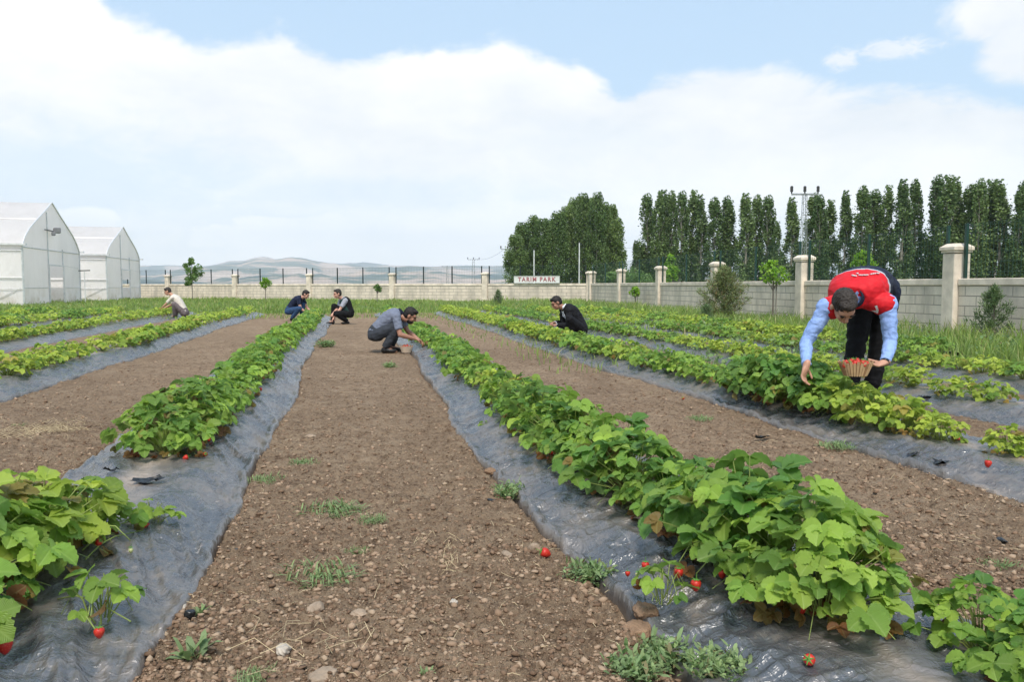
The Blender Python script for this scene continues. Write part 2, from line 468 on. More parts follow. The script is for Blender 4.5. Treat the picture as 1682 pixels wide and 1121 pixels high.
def build_hills():
    # heightfield of far ranges between 2.6 and 8.5 km
    ang = np.radians(np.arange(-75, 60, .22)) + YAW; r = np.linspace(2600, 8600, 90); A, R = np.meshgrid(ang, r)
    X = R * np.sin(A); Y = R * np.cos(A); th = A - YAW
    def ridge(r0, w, hgt): return np.exp(-((R - r0) / w) ** 2) * hgt
    s = np.degrees(th)
    env = lambda c, w: np.exp(-((s - c) / w) ** 2)
    h1 = ridge(3600, 500, 1) * (62 + 40 * fbm(s * .22, R * .0012, 5) * 2.0) * (.45 + .55 * sstep(-26, -12, s))
    h2 = ridge(5400, 800, 1) * (150 + 125 * fbm(s * .16 + 5, R * .0008, 6) + 45 * env(-17.5, 4) - 60 * env(-23, 3.5) - 70 * sstep(-8, 6, s) - 80 * (1 - sstep(-27, -21, s)))
    h3 = ridge(7600, 800, 1) * (195 + 95 * fbm(s * .12 + 9, R * .0006, 6) + 55 * env(-17.4, 1.3) + 25 * env(-19.5, .8) + 40 * env(-10, 4) - 30 * sstep(-6, 10, s))
    Z = np.maximum(0, np.maximum(np.maximum(h1, h2), h3)) + 18 * fbm(X * .003, Y * .003, 4) * sstep(2700, 3200, R) - 10
    edge = sstep(2600, 3000, R) ; Z = Z * edge - 8 * (1 - edge)
    nr, na = X.shape; idx = np.arange(nr * na).reshape(nr, na)
    f = np.stack([idx[:-1, :-1], idx[1:, :-1], idx[1:, 1:], idx[:-1, 1:]], -1).reshape(-1, 4)
    t = NT('hill_land'); p = t.pos((.001, .001, .004)); n = t.noise(p, 2.2, 7, .62, .4)
    c = t.ramp(n, [(.38, (.03, .06, .07)), (.49, (.10, .13, .11)), (.52, (.42, .31, .25)), (.66, (.60, .46, .38))])
    m_ = t.done(t.bsdf(c, 1, t.bump(t.noise(p, 9, 6), .6, 60), 0, .1))
    tag(obj('hills', np_mesh('hills', np.stack([X, Y, Z], -1).reshape(-1, 3), f, m_, True)), kind='structure')


build_hills()

# ------------------------------------------------------------------ wall and fence
def plastered():
    t = NT('block_wall'); uv = t.n('ShaderNodeUVMap'); br = t.n('ShaderNodeTexBrick'); t.l(uv.outputs[0], br.inputs['Vector'])
    br.offset = .5; br.inputs['Scale'].default_value = 1; br.inputs['Brick Width'].default_value = .62; br.inputs['Row Height'].default_value = .2
    br.inputs['Mortar Size'].default_value = .011; br.inputs['Mortar Smooth'].default_value = .3; br.inputs['Bias'].default_value = 0
    br.inputs['Color1'].default_value = (.78, .68, .56, 1); br.inputs['Color2'].default_value = (.71, .615, .505, 1); br.inputs['Mortar'].default_value = (.30, .27, .23, 1)
    p = t.pos(); st = t.noise(t.pos((1.2, 1.2, .35)), 1.5, 5, .65)
    c = t.mix(t.ramp(st, [(.42, (0, 0, 0)), (.66, (.8, .8, .8))]), br.outputs['Color'], (.40, .36, .30))
    c = t.mix(t.ramp(t.noise(p, 40, 3), [(.35, (.25, .25, .25)), (.6, (0, 0, 0))]), c, (.45, .41, .35))
    inv = t.math('SUBTRACT', 1., br.outputs['Fac'])
    b = t.bump(inv, .8, .02); b = t.bump(t.noise(p, 60, 3), .3, .004, b)
    return t.done(t.bsdf(c, .9, b, 0, .2))


M_BLOCK = plastered()
M_CONC = simple('cast_concrete', (.70, .61, .50), .9, .22, 3, .3, spec=.2)
M_CAPC = simple('weathered_cap', (.36, .33, .28), .9, .3, 2.5, .3, spec=.2)
M_GREEN = simple('green_coated_steel', (.010, .045, .034), .45, .2, 6, .05, spec=.4)
M_DKPOST = simple('dark_fence_steel', (.02, .03, .033), .5, .2, 6, .05)
M_WIRE = simple('fence_wire', (.035, .085, .065), .5, .1, 6, .02)
WALL_H, PIL_H = 1.20, 1.86


def wall_run(pts, label, flabel, glabel_p, bay_posts, plabels):
    a0, a1 = pts[0], pts[-1]; run = (a1 - a0); L_ = run.length; rz = math.atan2(run.y, run.x)
    root = empty('boundary_wall', a0, rz, label, 'wall')
    n = len(pts) - 1; seg = L_ / n
    fence = empty('mesh_fence', a0 + Vector((0, 0, WALL_H)), rz, flabel, 'fence')
    for i in range(n):
        x0 = i * seg + .19; x1 = (i + 1) * seg - .19
        v = [(x0, -.07, -.15), (x1, -.07, -.15), (x1, -.07, 1.06), (x0, -.07, 1.06), (x0, .07, -.15), (x1, .07, -.15), (x1, .07, 1.06), (x0, .07, 1.06)]
        f = [(0, 1, 2, 3), (5, 4, 7, 6), (3, 2, 6, 7), (0, 4, 5, 1), (1, 5, 6, 2), (4, 0, 3, 7)]
        o = obj('wall_panel', np_mesh('wall_panel', v, f, M_BLOCK, uv=[(q[0], q[2] + .15) for q in v]), root)
        MB().box(((x0 + x1) / 2, 0, 1.13), (x1 - x0, .2, .136)).build('coping', M_CONC, root, bevel=.012)
        # fence panel of this bay: posts, wires
        px = [x0 + .08] + [x0 + .08 + (x1 - x0 - .16) * (k + 1) / (bay_posts + 1) for k in range(bay_posts)] + [x1 - .08]
        for q in px:
            MB().box((q, 0, .55), (.06, .05, 1.1)).build('fence_post', M_DKPOST if bay_posts == 2 else M_GREEN, fence)
        wm = MB()
        zz = [.06, .12] + [.12 + .2 * k for k in range(1, 5)] + [1.04, 1.08]
        for z in zz: wm.box(((px[0] + px[-1]) / 2, .03, z), (px[-1] - px[0], .006, .006))
        sp_ = .1 if bay_posts != 2 else .12
        for k in range(int((px[-1] - px[0]) / sp_)): wm.box((px[0] + k * sp_, .034, .56), (.0045, .0045, 1.04))
        wm.build('wire_panel', M_WIRE, fence)
    for i in range(n + 1):
        x = i * seg
        pr = MB(); w = .19
        pr.box((x, 0, .78), (.36, .36, 1.86)).build('pillar', M_CONC, root, bevel=.015)
        cp = MB(); cp.box((x, 0, PIL_H - .11), (.40, .40, .05)); cp.box((x, 0, PIL_H - .055), (.455, .455, .06))
        b = len(cp.v); z0 = PIL_H - .024; z1 = PIL_H + .05
        cp.add([(x - .228, -.228, z0), (x + .228, -.228, z0), (x + .228, .228, z0), (x - .228, .228, z0), (x - .13, -.13, z1), (x + .13, -.13, z1), (x + .13, .13, z1), (x - .13, .13, z1)],
               [(0, 1, 5, 4), (1, 2, 6, 5), (2, 3, 7, 6), (3, 0, 4, 7), (4, 5, 6, 7), (3, 2, 1, 0)])
        cp.build('pillar_cap', M_CONC, root)
    return root


corner = C(4.6, 47); farp = C(-26.7, 62); nearp = C(9.0, 16.7)
stepb = (farp - corner) / 5; steps = (nearp - corner) / 5
wall_run([corner + stepb * k for k in range(8)][::-1], 'long beige block wall with pillars across the far end of the field',
         'thin mesh fence with dark posts on the wall at the far end', '', 2, None)
wall_run([corner + steps * (k + .0) + steps.normalized() * .4 for k in range(0, 9)], 'beige block wall with capped pillars running along the right side of the field',
         'green mesh fence on the wall along the right side', '', 1, None)

# ------------------------------------------------------------------ sign
def build_sign():
    d = 50.2; c = at(885, 48.6, 0); d0 = stepb.normalized(); rz = math.atan2(-d0.y, -d0.x)
    # sits on the wall line
    rel = (c - corner).dot(d0); c = corner + d0 * rel + Vector((0, 0, WALL_H + .02)) - Vector((-d0.y, d0.x, 0)) * 0
    root = empty('name_board', c, rz, 'long white board with dark red capital letters on the far wall below the poplars', 'sign')
    W, Hh = 3.0, .44
    mw = simple('sign_white', (.72, .73, .70), .6, .06, 3, .03)
    MB().box((0, -.16, Hh / 2), (W, .05, Hh)).build('board', mw, root, bevel=.01)
    fr = MB()
    for z in (0.012, Hh - .012): fr.box((0, -.19, z), (W + .03, .03, .024))
    for x in (-W / 2, W / 2): fr.box((x, -.19, Hh / 2), (.024, .03, Hh - .05))
    fr.build('frame', simple('sign_frame', (.55, .57, .54), .5, .1, 5, .03), root)
    cu = bpy.data.curves.new('lettering', 'FONT'); cu.body = 'TARIM PARK'; cu.size = .36; cu.align_x = 'CENTER'; cu.align_y = 'CENTER'; cu.extrude = .01; cu.space_character = 1.28; cu.offset = .008
    to = bpy.data.objects.new('tmp', cu); COL.objects.link(to)
    me = bpy.data.meshes.new_from_object(to.evaluated_get(bpy.context.evaluated_depsgraph_get())); bpy.data.objects.remove(to)
    me.name = 'lettering'; me.materials.clear(); me.materials.append(simple('sign_red', (.40, .15, .16), .6, .1, 5, .02))
    lo = obj('lettering', me, root, (0, -.195, Hh / 2)); lo.rotation_euler = (math.pi / 2, 0, 0)


build_sign()

# ------------------------------------------------------------------ greenhouses
def plastic(name, col, trans=.22):
    t = NT(name); p = t.pos(); n = t.noise(t.pos((1, 1, .4)), .9, 5, .6, .5)
    c = t.ramp(n, [(.3, tuple(x * .92 for x in col)), (.65, col)])
    zz = t.n('ShaderNodeSeparateXYZ'); t.l(p, zz.inputs[0])
    dirt = t.math('MULTIPLY', t.ramp(t.noise(p, 1.6, 5), [(.45, (0, 0, 0)), (.7, (1, 1, 1))]), t.math('SUBTRACT', 1., t.math('MULTIPLY', zz.outputs[2], .9), True))
    c = t.mix(t.math('MULTIPLY', dirt, .6), c, (.46, .38, .25))
    wr = t.noise(t.pos((1.5, 1.5, .5)), 1.4, 4, .55, 1.5)
    sh = t.bsdf(c, .38, t.bump(wr, .6, .12), 0, .45)
    tr = t.n('ShaderNodeBsdfTranslucent'); t.l(c, tr.inputs[0]); mx = t.n('ShaderNodeMixShader'); mx.inputs[0].default_value = trans
    t.l(sh, mx.inputs[1]); t.l(tr.outputs[0], mx.inputs[2]); return t.done(mx.outputs[0])


M_FILM_R = plastic('greenhouse_film_roof', (.93, .90, .90), .58); M_FILM_S = plastic('greenhouse_film_side', (.98, .95, .93), .45)
M_STEEL = simple('galvanised_steel', (.70, .70, .70), .45, .15, 5, .05, metal=.3)


def greenhouse(p0, p1, label, nlen=32.0, ridge=5.55, eave=3.1):
    v = p1 - p0; W = v.length; rz = math.atan2(v.y, v.x)
    root = empty('greenhouse', p0, rz, label, 'greenhouse')
    # local: x along gable 0..W, y = +length (away to the left of the picture)
    prof = [(0, eave), (.04, eave + .16 * (ridge - eave)), (.12, eave + .36 * (ridge - eave)), (.24, eave + .57 * (ridge - eave)), (.37, eave + .79 * (ridge - eave)), (.492, ridge + .03), (.5, ridge + .04)]
    prof = prof + [(1 - a_, b_) for a_, b_ in prof[-2::-1]]
    prof = [(a_ * W, b_) for a_, b_ in prof]
    ny = 17; ys = [nlen * i / (ny - 1) for i in range(ny)]
    verts = []; f = []
    for j, y in enumerate(ys):
        for (x, z) in prof: verts.append((x, y, z))
    k = len(prof)
    for j in range(ny - 1):
        for i in range(k - 1): f.append((j * k + i, j * k + i + 1, (j + 1) * k + i + 1, (j + 1) * k + i))
    obj('roof_cover', np_mesh('roof_cover', verts, f, M_FILM_R, True), root)
    # camera-side wall full, far-side wall with open vent strip
    def quads(rects, plane, name, mat):
        m = MB()
        for (u0, u1, z0, z1) in rects:
            nu = max(1, int((u1 - u0) / 1.0))
            for i in range(nu):
                a_ = u0 + (u1 - u0) * i / nu; b_ = u0 + (u1 - u0) * (i + 1) / nu
                m.add([plane(a_, z0), plane(b_, z0), plane(b_, z1), plane(a_, z1)], [(0, 1, 2, 3)])
        return m.build(name, mat, root)
    quads([(0, nlen, .02, eave - .28)], lambda u, z: (.0, u, z), 'side_cover', M_FILM_S)
    quads([(0, nlen, .02, .95), (0, nlen, 1.55, eave - .28)], lambda u, z: (W, u, z), 'side_cover', M_FILM_S)
    quads([(0, nlen, eave - .27, eave + .02)], lambda u, z: (-.03, u, z), 'fascia', M_FILM_R)
    # gable with door opening
    d0, d1, dh = W * .40, W * .66, 2.15
    for yy, nm in ((0.0, 'gable_cover'), (nlen, 'gable_cover')):
        m = MB()
        m.add([(0, yy, .02), (d0, yy, .02), (d0, yy, eave), (0, yy, eave)], [(0, 1, 2, 3)])
        m.add([(d0, yy, dh), (d1, yy, dh), (d1, yy, eave), (d0, yy, eave)], [(0, 1, 2, 3)])
        m.add([(d1, yy, .02), (W, yy, .02), (W, yy, eave), (d1, yy, eave)], [(0, 1, 2, 3)])
        m.add([(x, yy, z) for x, z in prof], [tuple(range(k))])
        m.build(nm, M_FILM_S, root)
    o_ = -.03
    fr = MB(); fr.tube([(x, o_, z) for x, z in prof], .035, 6)
    for x in (0, d0, d1, W): fr.tube([(x, o_, 0), (x, o_, eave if x in (0, W) else (eave if x == d1 else ridge - .55))], .032, 6)
    fr.tube([(0, o_, eave - .12), (W, o_, eave - .12)], .03, 6); fr.tube([(0, o_, .95), (d0, o_, .95)], .018, 6); fr.tube([(d1, o_, .95), (W, o_, .95)], .018, 6)
    fr.tube([(d1, o_, 2.2), (W, o_, 2.1)], .01, 4)
    fr.build('gable_frame', M_STEEL, root)
    sf = MB()
    for j in range(0, 17, 1):
        y = nlen * j / 16; sf.tube([(-.04, y, 0), (-.04, y, eave - .2)], .028, 5); sf.tube([(W + .04, y, 0), (W + .04, y, eave - .2)], .028, 5)
    sf.tube([(-.06, 0, 1.45), (-.06, nlen, 1.45)], .028, 6); sf.tube([(-.06, 0, .9), (-.06, nlen, .9)], .018, 6)
    sf.tube([(-.05, 1.9, 0.02), (-.05, .1, .95)], .018, 5); sf.tube([(-.05, 0, eave - .3), (-.05, nlen, eave - .3)], .02, 5)
    sf.build('side_frame', M_STEEL, root)
    pr = MB()
    for (x, z) in (prof[3], prof[-4]): pr.tube([(x, 0, z + .02), (x, nlen, z + .02)], .022, 5)
    pr.build('purlin', M_STEEL, root)
    MB().box((-.12, nlen / 2 - .1, eave), (.22, nlen + .3, .09)).build('gutter', M_STEEL, root)
    MB().box((W + .12, nlen / 2 - .1, eave), (.22, nlen + .3, .09)).build('gutter', M_STEEL, root)
    dr = MB(); dr.box((d0, -.06, dh / 2), (.07, .05, dh)); dr.box((d1, -.06, dh / 2), (.09, .05, dh)); dr.box(((d0 + d1) / 2, -.06, dh + .03), (d1 - d0 + .1, .05, .07))
    dr.build('door_frame', M_STEEL, root)
    MB().box((d1 - .05, -.75, dh / 2 + .02), (.05, 1.3, dh - .04)).build('door', M_STEEL, root) if False else None
    MB().box(((d0 + d1) / 2 + .62, -.11, dh / 2), (1.1, .03, dh)).build('sliding_door', M_FILM_S, root) if False else None
    # hoop purlin shadow shapes: inner hoops
    hp = MB()
    for j in range(1, 16, 2):
        y = nlen * j / 16; hp.tube([(x, y, z - .05) for x, z in prof], .025, 5)
    hp.build('hoops', M_STEEL, root)
    MB().box((W / 2, nlen / 2, -.04), (W, nlen, .12)).build('base_slab', M_CONC, root)
    return root, W, d0


M_DARK = simple('dark_fitting', (.05, .05, .05), .5)
g1p0 = at(40, 39.5); g1p1 = at(133, 48.5)
gh1, W1, d01 = greenhouse(g1p0, g1p1, 'nearer white plastic greenhouse with floodlight on its gable, at left edge')
fl = MB(); fl.tube([(d01 - .5, -.06, 4.05), (d01 + .35, -.25, 4.0)], .035, 6); fl.box((d01 + .45, -.38, 4.06), (.42, .3, .3), .5); fl.box((d01 + .1, -.3, 3.86), (.22, .2, .2), .3)
fl.build('floodlight', simple('lamp_grey', (.22, .22, .23), .5), gh1, bevel=.03)
g2p0 = at(177, 51.5); g2p1 = at(231, 60)
gh2, W2, _ = greenhouse(g2p0, g2p1, 'farther white plastic greenhouse just left of the beige wall', 30, 5.1, 3.05)
# pipe post between the houses with sprinkler-like valve
bp = empty('water_post', at(141, 44.8), 0, 'thin grey standpipe with a valve between the two greenhouses', 'standpipe')
MB().tube([(0, 0, 0), (0, 0, 1.9)], .035, 6).build('pipe', M_STEEL, bp); MB().tube([(-.3, 0, 1.9), (.3, 0, 1.92)], .03, 6).build('valve', M_DARK, bp)

# ------------------------------------------------------------------ poles
def lattice_pole(p, hgt, w, rz, label, arm=2.0, cat='pylon', ins=True):
    root = empty('power_pole', p, rz, label, cat, 'power poles beyond the wall')
    m = MB(); wt = w * .55; n = int(hgt / (w * 1.6))
    for sx in (-1, 1):
        for sy in (-1, 1): m.tube([(sx * w / 2, sy * w / 2, 0), (sx * wt / 2, sy * wt / 2, hgt)], w * .055, 4)
    for i in range(n):
        z0 = hgt * i / n; z1 = hgt * (i + 1) / n; w0 = w + (wt - w) * z0 / hgt; w1 = w + (wt - w) * z1 / hgt
        for sy in (-1, 1): m.tube([(-w0 / 2, sy * w0 / 2, z0), (w1 / 2, sy * w1 / 2, z1)], w * .03, 4); m.tube([(-w1 / 2, sy * w1 / 2, z1), (w1 / 2, sy * w1 / 2, z1)], w * .03, 4)
    M_LAT = simple('lattice_steel', (.24, .26, .27), .6, .12, 4, .03)
    m.build('mast', M_LAT, root)
    MB().box((0, 0, hgt - .05), (arm, .12, .12)).build('crossarm', M_LAT, root)
    if ins:
        for x in (-arm / 2, 0, arm / 2):
            q = MB(); q.tube([(x, 0, hgt), (x, 0, hgt + .12), (x, 0, hgt + .14), (x, 0, hgt + .5), (x, 0, hgt + .55)], [.05, .05, .11, .11, .04], 8); q.build('insulator', M_DARK, root)
    return root


lattice_pole(at(1317, 58), 7.7, .44, -YAW, 'tall lattice power pole rising among the poplars behind the right wall', 1.9)
lattice_pole(at(975, 120), 7.6, .9, -YAW, 'grey lattice pole in front of the dense left poplar grove', 4.0)
lattice_pole(at(1079, 110), 6.8, .8, -YAW, 'grey lattice pole before the left end of the right poplar row', 2.0)
lattice_pole(at(834, 140), 7.5, 1.0, -YAW, 'lattice pole at the left edge of the poplar grove', 2.4)
lattice_pole(at(778, 210), 8.0, .9, -YAW, 'small distant pylon with a cross arm against the hills', 3.0)
lattice_pole(at(735, 330), 8.8, 1.0, -YAW, 'smallest distant pylon left of the other one, against the hills', 4.0)
lattice_pole(at(1213, 95), 5.0, .8, -YAW, 'short lattice pole seen between poplars right of the olive shrub', 1.6)
for px, hh, lb in ((951, 4.6, 'slim dark grey pole behind the right end of the white name board'), (877, 4.0, 'slim grey pole rising behind the middle of the white name board')):
    r_ = empty('slim_pole', at(px, 66), 0, lb, 'pole'); MB().tube([(0, 0, 0), (0, 0, hh)], .06, 8, .045).build('shaft', M_STEEL, r_); MB().tube([(0, 0, hh), (0, 0, hh + .12)], .06, 8).build('cap', M_DARK, r_)


def wires():
    # cables between the poles beyond the wall
    seq = [at(778, 210, 8.4), at(834, 140, 8.0), at(975, 120, 8.1), at(1079, 110, 7.3)]
    for i in range(3):
        a_, b_ = seq[i], seq[i + 1]; pts = [a_.lerp(b_, t_ / 12) - Vector((0, 0, 1.2 * 4 * (t_ / 12) * (1 - t_ / 12))) for t_ in range(13)]
        o = MB().tube(pts, .02, 4).build('overhead_cable', M_DARK)
        tag(o, ['sagging overhead cable left of the poplar grove, toward the distant pylon', 'overhead cable crossing in front of the dense poplar grove', 'overhead cable crossing the gap between the two poplar groups'][i], 'cable')


wires()

# ------------------------------------------------------------------ trees
def leaf_cloud(cent, nrm_bias, size, rs, tint, elong=1.25, droop=.0):
    """one small folded kite per centre; returns verts, faces(quads), tints"""
    n = len(cent); cent = np.asarray(cent)
    d = rs.randn(n, 3); d[:, 2] -= droop; d /= np.linalg.norm(d, axis=1)[:, None]
    up = rs.randn(n, 3) + nrm_bias; s = np.cross(d, up); s /= np.linalg.norm(s, axis=1)[:, None] + 1e-9
    nn = np.cross(s, d)
    L = (size * (.7 + .6 * rs.rand(n)))[:, None]; w = L * .42
    v = np.stack([cent - d * L * .5, cent + s * w + nn * L * .12, cent + d * L * .5 * elong, cent - s * w + nn * L * .12], 1)
    f = np.arange(n * 4).reshape(n, 4)
    return v.reshape(-1, 3), f, np.repeat(tint, 4, 0)


M_POPLAR = leafmat('poplar_leaves', (.060, .115, .036), (.20, .28, .090), veins=False, trans=.22, rough=.55, objvar=.5)
M_GROVE = leafmat('grove_leaves', (.065, .12, .030), (.19, .27, .07), veins=False, trans=.25, rough=.55, objvar=.5)
M_FRESH = leafmat('fresh_leaves', (.14, .30, .03), (.30, .45, .05), veins=False, trans=.4, rough=.5)
M_MIDGR = leafmat('mid_green_leaves', (.10, .19, .05), (.19, .29, .08), veins=False, trans=.35, rough=.5)
M_OLIVE = leafmat('olive_needles', (.10, .15, .055), (.28, .31, .11), (.24, .15, .07), veins=False, trans=.15, rough=.7)
M_PINE = leafmat('pine_needles', (.06, .12, .045), (.17, .24, .08), veins=False, trans=.15, rough=.6)
M_BARK = simple('grey_bark', (.16, .14, .115), .9, .3, 4, .5, bdist=.02)
M_BARKL = simple('pale_bark', (.26, .24, .20), .9, .3, 4, .5, bdist=.02)


def poplar_proto(seed, Hh, R, n, slim=True, base=1.0, mat=M_POPLAR):
    rs = np.random.RandomState(seed); nb = 70 if slim else 110
    # ascending branch clusters
    zc = base + (Hh - base - .5) * rs.rand(nb) ** .85; prof = lambda z: R * np.clip(np.sin(np.pi * np.clip((z - base * .3) / (Hh * 1.04 - base * .3), 0, 1) ** .66) ** .42, .10, 1)
    an = rs.rand(nb) * 2 * np.pi; rr = prof(zc) * (.25 + .75 * rs.rand(nb) ** .6)
    cx = rr * np.cos(an); cy = rr * np.sin(an)
    wts = rs.rand(nb) + .35; k = rs.choice(nb, n, p=wts / wts.sum())
    sg = rs.randn(n, 3) * np.array([.17 * R / 1.0, .17 * R / 1.0, .55]) * (.6 + .5 * rs.rand(n))[:, None]
    c = np.stack([cx[k], cy[k], zc[k]], 1) + sg
    c[:, 2] = np.clip(c[:, 2], .35, Hh + .2 * rs.rand(n)); rad = np.hypot(c[:, 0], c[:, 1]); lim = prof(c[:, 2]) * 1.25
    s = np.where(rad > lim, lim / (rad + 1e-6), 1); c[:, 0] *= s; c[:, 1] *= s
    tb = rs.rand(nb) * .7; tint = np.stack([np.clip(tb[k] + rs.randn(n) * .15, 0, 1), rs.rand(n), np.zeros(n)], 1)
    v, f, tt = leaf_cloud(c, np.array([0, 0, .6]), .20 if slim else .26, rs, tint)
    crown = np_mesh('crown', v, f, mat, tint=tt)
    m = MB(); pts = [(.06 * math.sin(z * .7 + seed), .06 * math.cos(z * .5 + seed), z) for z in np.linspace(0, Hh * .93, 9)]
    m.tube(pts, .14, 6, .02)
    for i in range(26):
        z = base * .5 + (Hh * .8 - base * .5) * i / 26; a_ = i * 2.4; q = float(prof(np.array(z))) * .75
        m.tube([(0, 0, z), (q * .6 * math.cos(a_), q * .6 * math.sin(a_), z + .6), (q * math.cos(a_), q * math.sin(a_), z + 1.7)], .035, 4, .01)
    return crown, m.mesh('trunk', M_BARKL)


def place_tree(name, crown, trunk, p, rz, sc, label, cat, group=None):
    t = empty(name, p, rz, label, cat, group); t.scale = sc
    obj('crown', crown, t); obj('trunk', trunk, t); return t


PSL = [poplar_proto(40 + i, 12.0, .80, 5600) for i in range(4)]
PGR = [poplar_proto(60 + i, 12.6, 2.0, 8500, False, .6, M_GROVE) for i in range(3)]
order = ['first', 'second', 'third', 'fourth', 'fifth', 'sixth', 'seventh', 'eighth', 'ninth', 'tenth', 'eleventh', 'twelfth', 'thirteenth', 'fourteenth', 'fifteenth', 'sixteenth',
         'seventeenth', 'eighteenth', 'nineteenth', 'twentieth', 'twenty-first', 'twenty-second', 'twenty-third', 'twenty-fourth', 'twenty-fifth', 'twenty-sixth', 'twenty-seventh', 'twenty-eighth', 'twenty-ninth', 'thirtieth', 'thirty-first', 'thirty-second', 'thirty-third', 'thirty-fourth', 'thirty-fifth', 'thirty-sixth', 'thirty-seventh', 'thirty-eighth', 'thirty-ninth', 'fortieth']
grove = [(847, 388), (858, 368), (874, 357), (890, 362), (903, 362), (916, 350), (929, 342), (942, 328), (956, 322), (966, 330), (979, 320), (991, 336), (1003, 340), (1012, 362)]
for i, (px, ty) in enumerate(grove):
    d = 96 + (i * 7 % 5) * 1.8; hh = (470 - ty) / FPX * d + H_CAM; cr, tr = PGR[i % 3]
    w = .62 if px > 925 else .72
    lb = {0: 'leftmost and lowest tree of the dense poplar grove', len(grove) - 1: 'rightmost tree of the dense poplar grove'}.get(i, 'broad green poplar, %s tree from the left in the dense grove behind the name board' % order[i])
    place_tree('poplar_tree', cr, tr, at(px, d), i * 1.9, (w, w, hh / 12.6), lb, 'tree', 'poplars in the dense left grove')
right = [(1043, 397), (1056, 402), (1064, 322), (1077, 318), (1090, 316), (1103, 318), (1117, 318), (1133, 316), (1151, 324), (1172, 328), (1186, 326), (1198, 332), (1224, 322), (1238, 324), (1257, 325), (1275, 366), (1298, 328), (1329, 322), (1346, 324), (1357, 332),
         (1384, 317), (1413, 310), (1432, 316), (1451, 308), (1477, 300), (1502, 299), (1528, 293), (1549, 292), (1568, 296), (1585, 308), (1601, 298), (1618, 300), (1640, 299), (1664, 312), (1678, 300), (1702, 302), (1725, 300), (1750, 296)]
for i, (px, ty) in enumerate(right):
    d = 98 - (px - 1040) / 700 * 24 + (i * 5 % 3) * 1.2; hh = (470 - ty) / FPX * d + H_CAM; cr, tr = PSL[(i * 3) % 4]
    w = (1.02 + .30 * ((i * 7) % 5) / 4) if hh > 8.5 else .8
    if i == 0: lb = 'leftmost short poplar of the right row'
    else: lb = '%spoplar, %s from the left in the right row of slim poplars' % ('short ' if hh < 8.5 else 'tall slim ', order[i])
    place_tree('poplar_tree', cr, tr, at(px, d), i * 2.3, (w, w, hh / 12.0), lb, 'tree', 'slim poplars in the right row').rotation_euler[:2] = (.022 * math.sin(i * 2.7), .022 * math.cos(i * 1.9))
# a lower second rank behind fills the feet of the row
for i in range(16):
    px = 1050 + i * 43 + (i * 13 % 7); d = 112 - i * .9; cr, tr = PSL[(i + 1) % 4]
    place_tree('young_poplar', cr, tr, at(px, d), i * 1.1, (1.15, 1.15, .52 + .08 * (i * 5 % 4) / 3), 'lower dark poplar standing in shade behind the right row of slim poplars', 'tree', 'lower poplars behind the right row')


def shrub_cloud(rs, n, shape, size, mat, droop=0, tintf=None):
    c = shape(rs, n); t_ = np.stack([np.clip(.45 + .3 * rs.randn(n), 0, 1), rs.rand(n), np.zeros(n)], 1)
    if tintf is not None: t_ = tintf(rs, c, t_)
    v, f, tt = leaf_cloud(c, np.array([0, 0, .8]), size, rs, t_, droop=droop); return np_mesh('crown', v, f, mat, tint=tt)


def clumps(cs, rr):
    def sh(rs, n):
        cs_ = np.array(cs); k = rs.randint(len(cs_), size=n); r = np.array(rr)[k] if hasattr(rr, '__len__') else rr
        q = rs.randn(n, 3); q /= np.linalg.norm(q, axis=1)[:, None]; q *= (rs.rand(n) ** .45)[:, None]
        return cs_[k] + q * (r[:, None] if hasattr(r, '__len__') else r)
    return sh


def sapling(px, d, hh, crown_r, z0, mat, n, size, label, seed, lean=0.0, stake=False, nblob=20):
    rs = np.random.RandomState(seed); cs = []; rr = []
    for i in range(nblob):
        t_ = (i + .5) / nblob; z = z0 + (hh - z0) * (t_ * .9 + .05); r = crown_r * (.35 + .65 * math.sin(math.pi * min(1, t_ * .85 + .15)))
        a_ = rs.rand() * 6.28; q_ = .25 + .65 * rs.rand(); cs.append((r * q_ * math.cos(a_) + lean * z, r * q_ * math.sin(a_), z)); rr.append(r * (.25 + .3 * rs.rand()))
    cs.append((lean * hh, 0, hh * .96)); rr.append(crown_r * .28)
    root = empty('sapling', at(px, d), seed, label, 'tree', None)
    obj('crown', shrub_cloud(rs, n, clumps(cs, rr), size, mat), root)
    m = MB(); m.tube([(0, 0, 0), (lean * z0 * .5 + .01, .01, z0 * .5), (lean * z0, 0, z0), (lean * hh, 0, hh * .92)], [.028, .024, .02, .006], 6)
    for c in cs[::1]: m.tube([(lean * c[2] * .8, 0, max(z0 * .8, c[2] - .35)), c], .010, 4, .004)
    m.build('trunk', M_BARK, root)
    if stake: MB().tube([(.10, .05, 0), (.10, .05, min(hh * .7, 1.6))], .018, 5).build('stake', M_BARKL, root)
    return root


sapling(317, 52, 2.85, .72, 1.05, M_MIDGR, 1700, .11, 'leafy young tree with an oval crown, tallest sapling before the far wall', 1)
sapling(437, 50, 1.55, .42, .95, M_FRESH, 420, .11, 'small bright round sapling to the left of the man in navy, before the far wall', 2)
sapling(620, 46, 1.15, .28, .75, M_MIDGR, 320, .10, 'tiny thin sapling before the far wall above the man in grey', 3)
sapling(1100, 36, 2.45, .50, 1.15, M_FRESH, 900, .11, 'bright green young tree rising above the right wall near the wall corner', 4)
sapling(1043, 36, 1.0, .30, .62, M_FRESH, 420, .09, 'little pale sapling low in front of the right wall near its corner', 5, stake=True)
sapling(1269, 22, 1.75, .42, 1.12, M_FRESH, 420, .08, 'thin-stemmed sapling with a small crown just right of the olive shrub', 6, stake=True)
sapling(1415, 30, 2.35, .52, 1.3, M_FRESH, 800, .12, 'bright lime green young tree rising behind the bending man', 7)
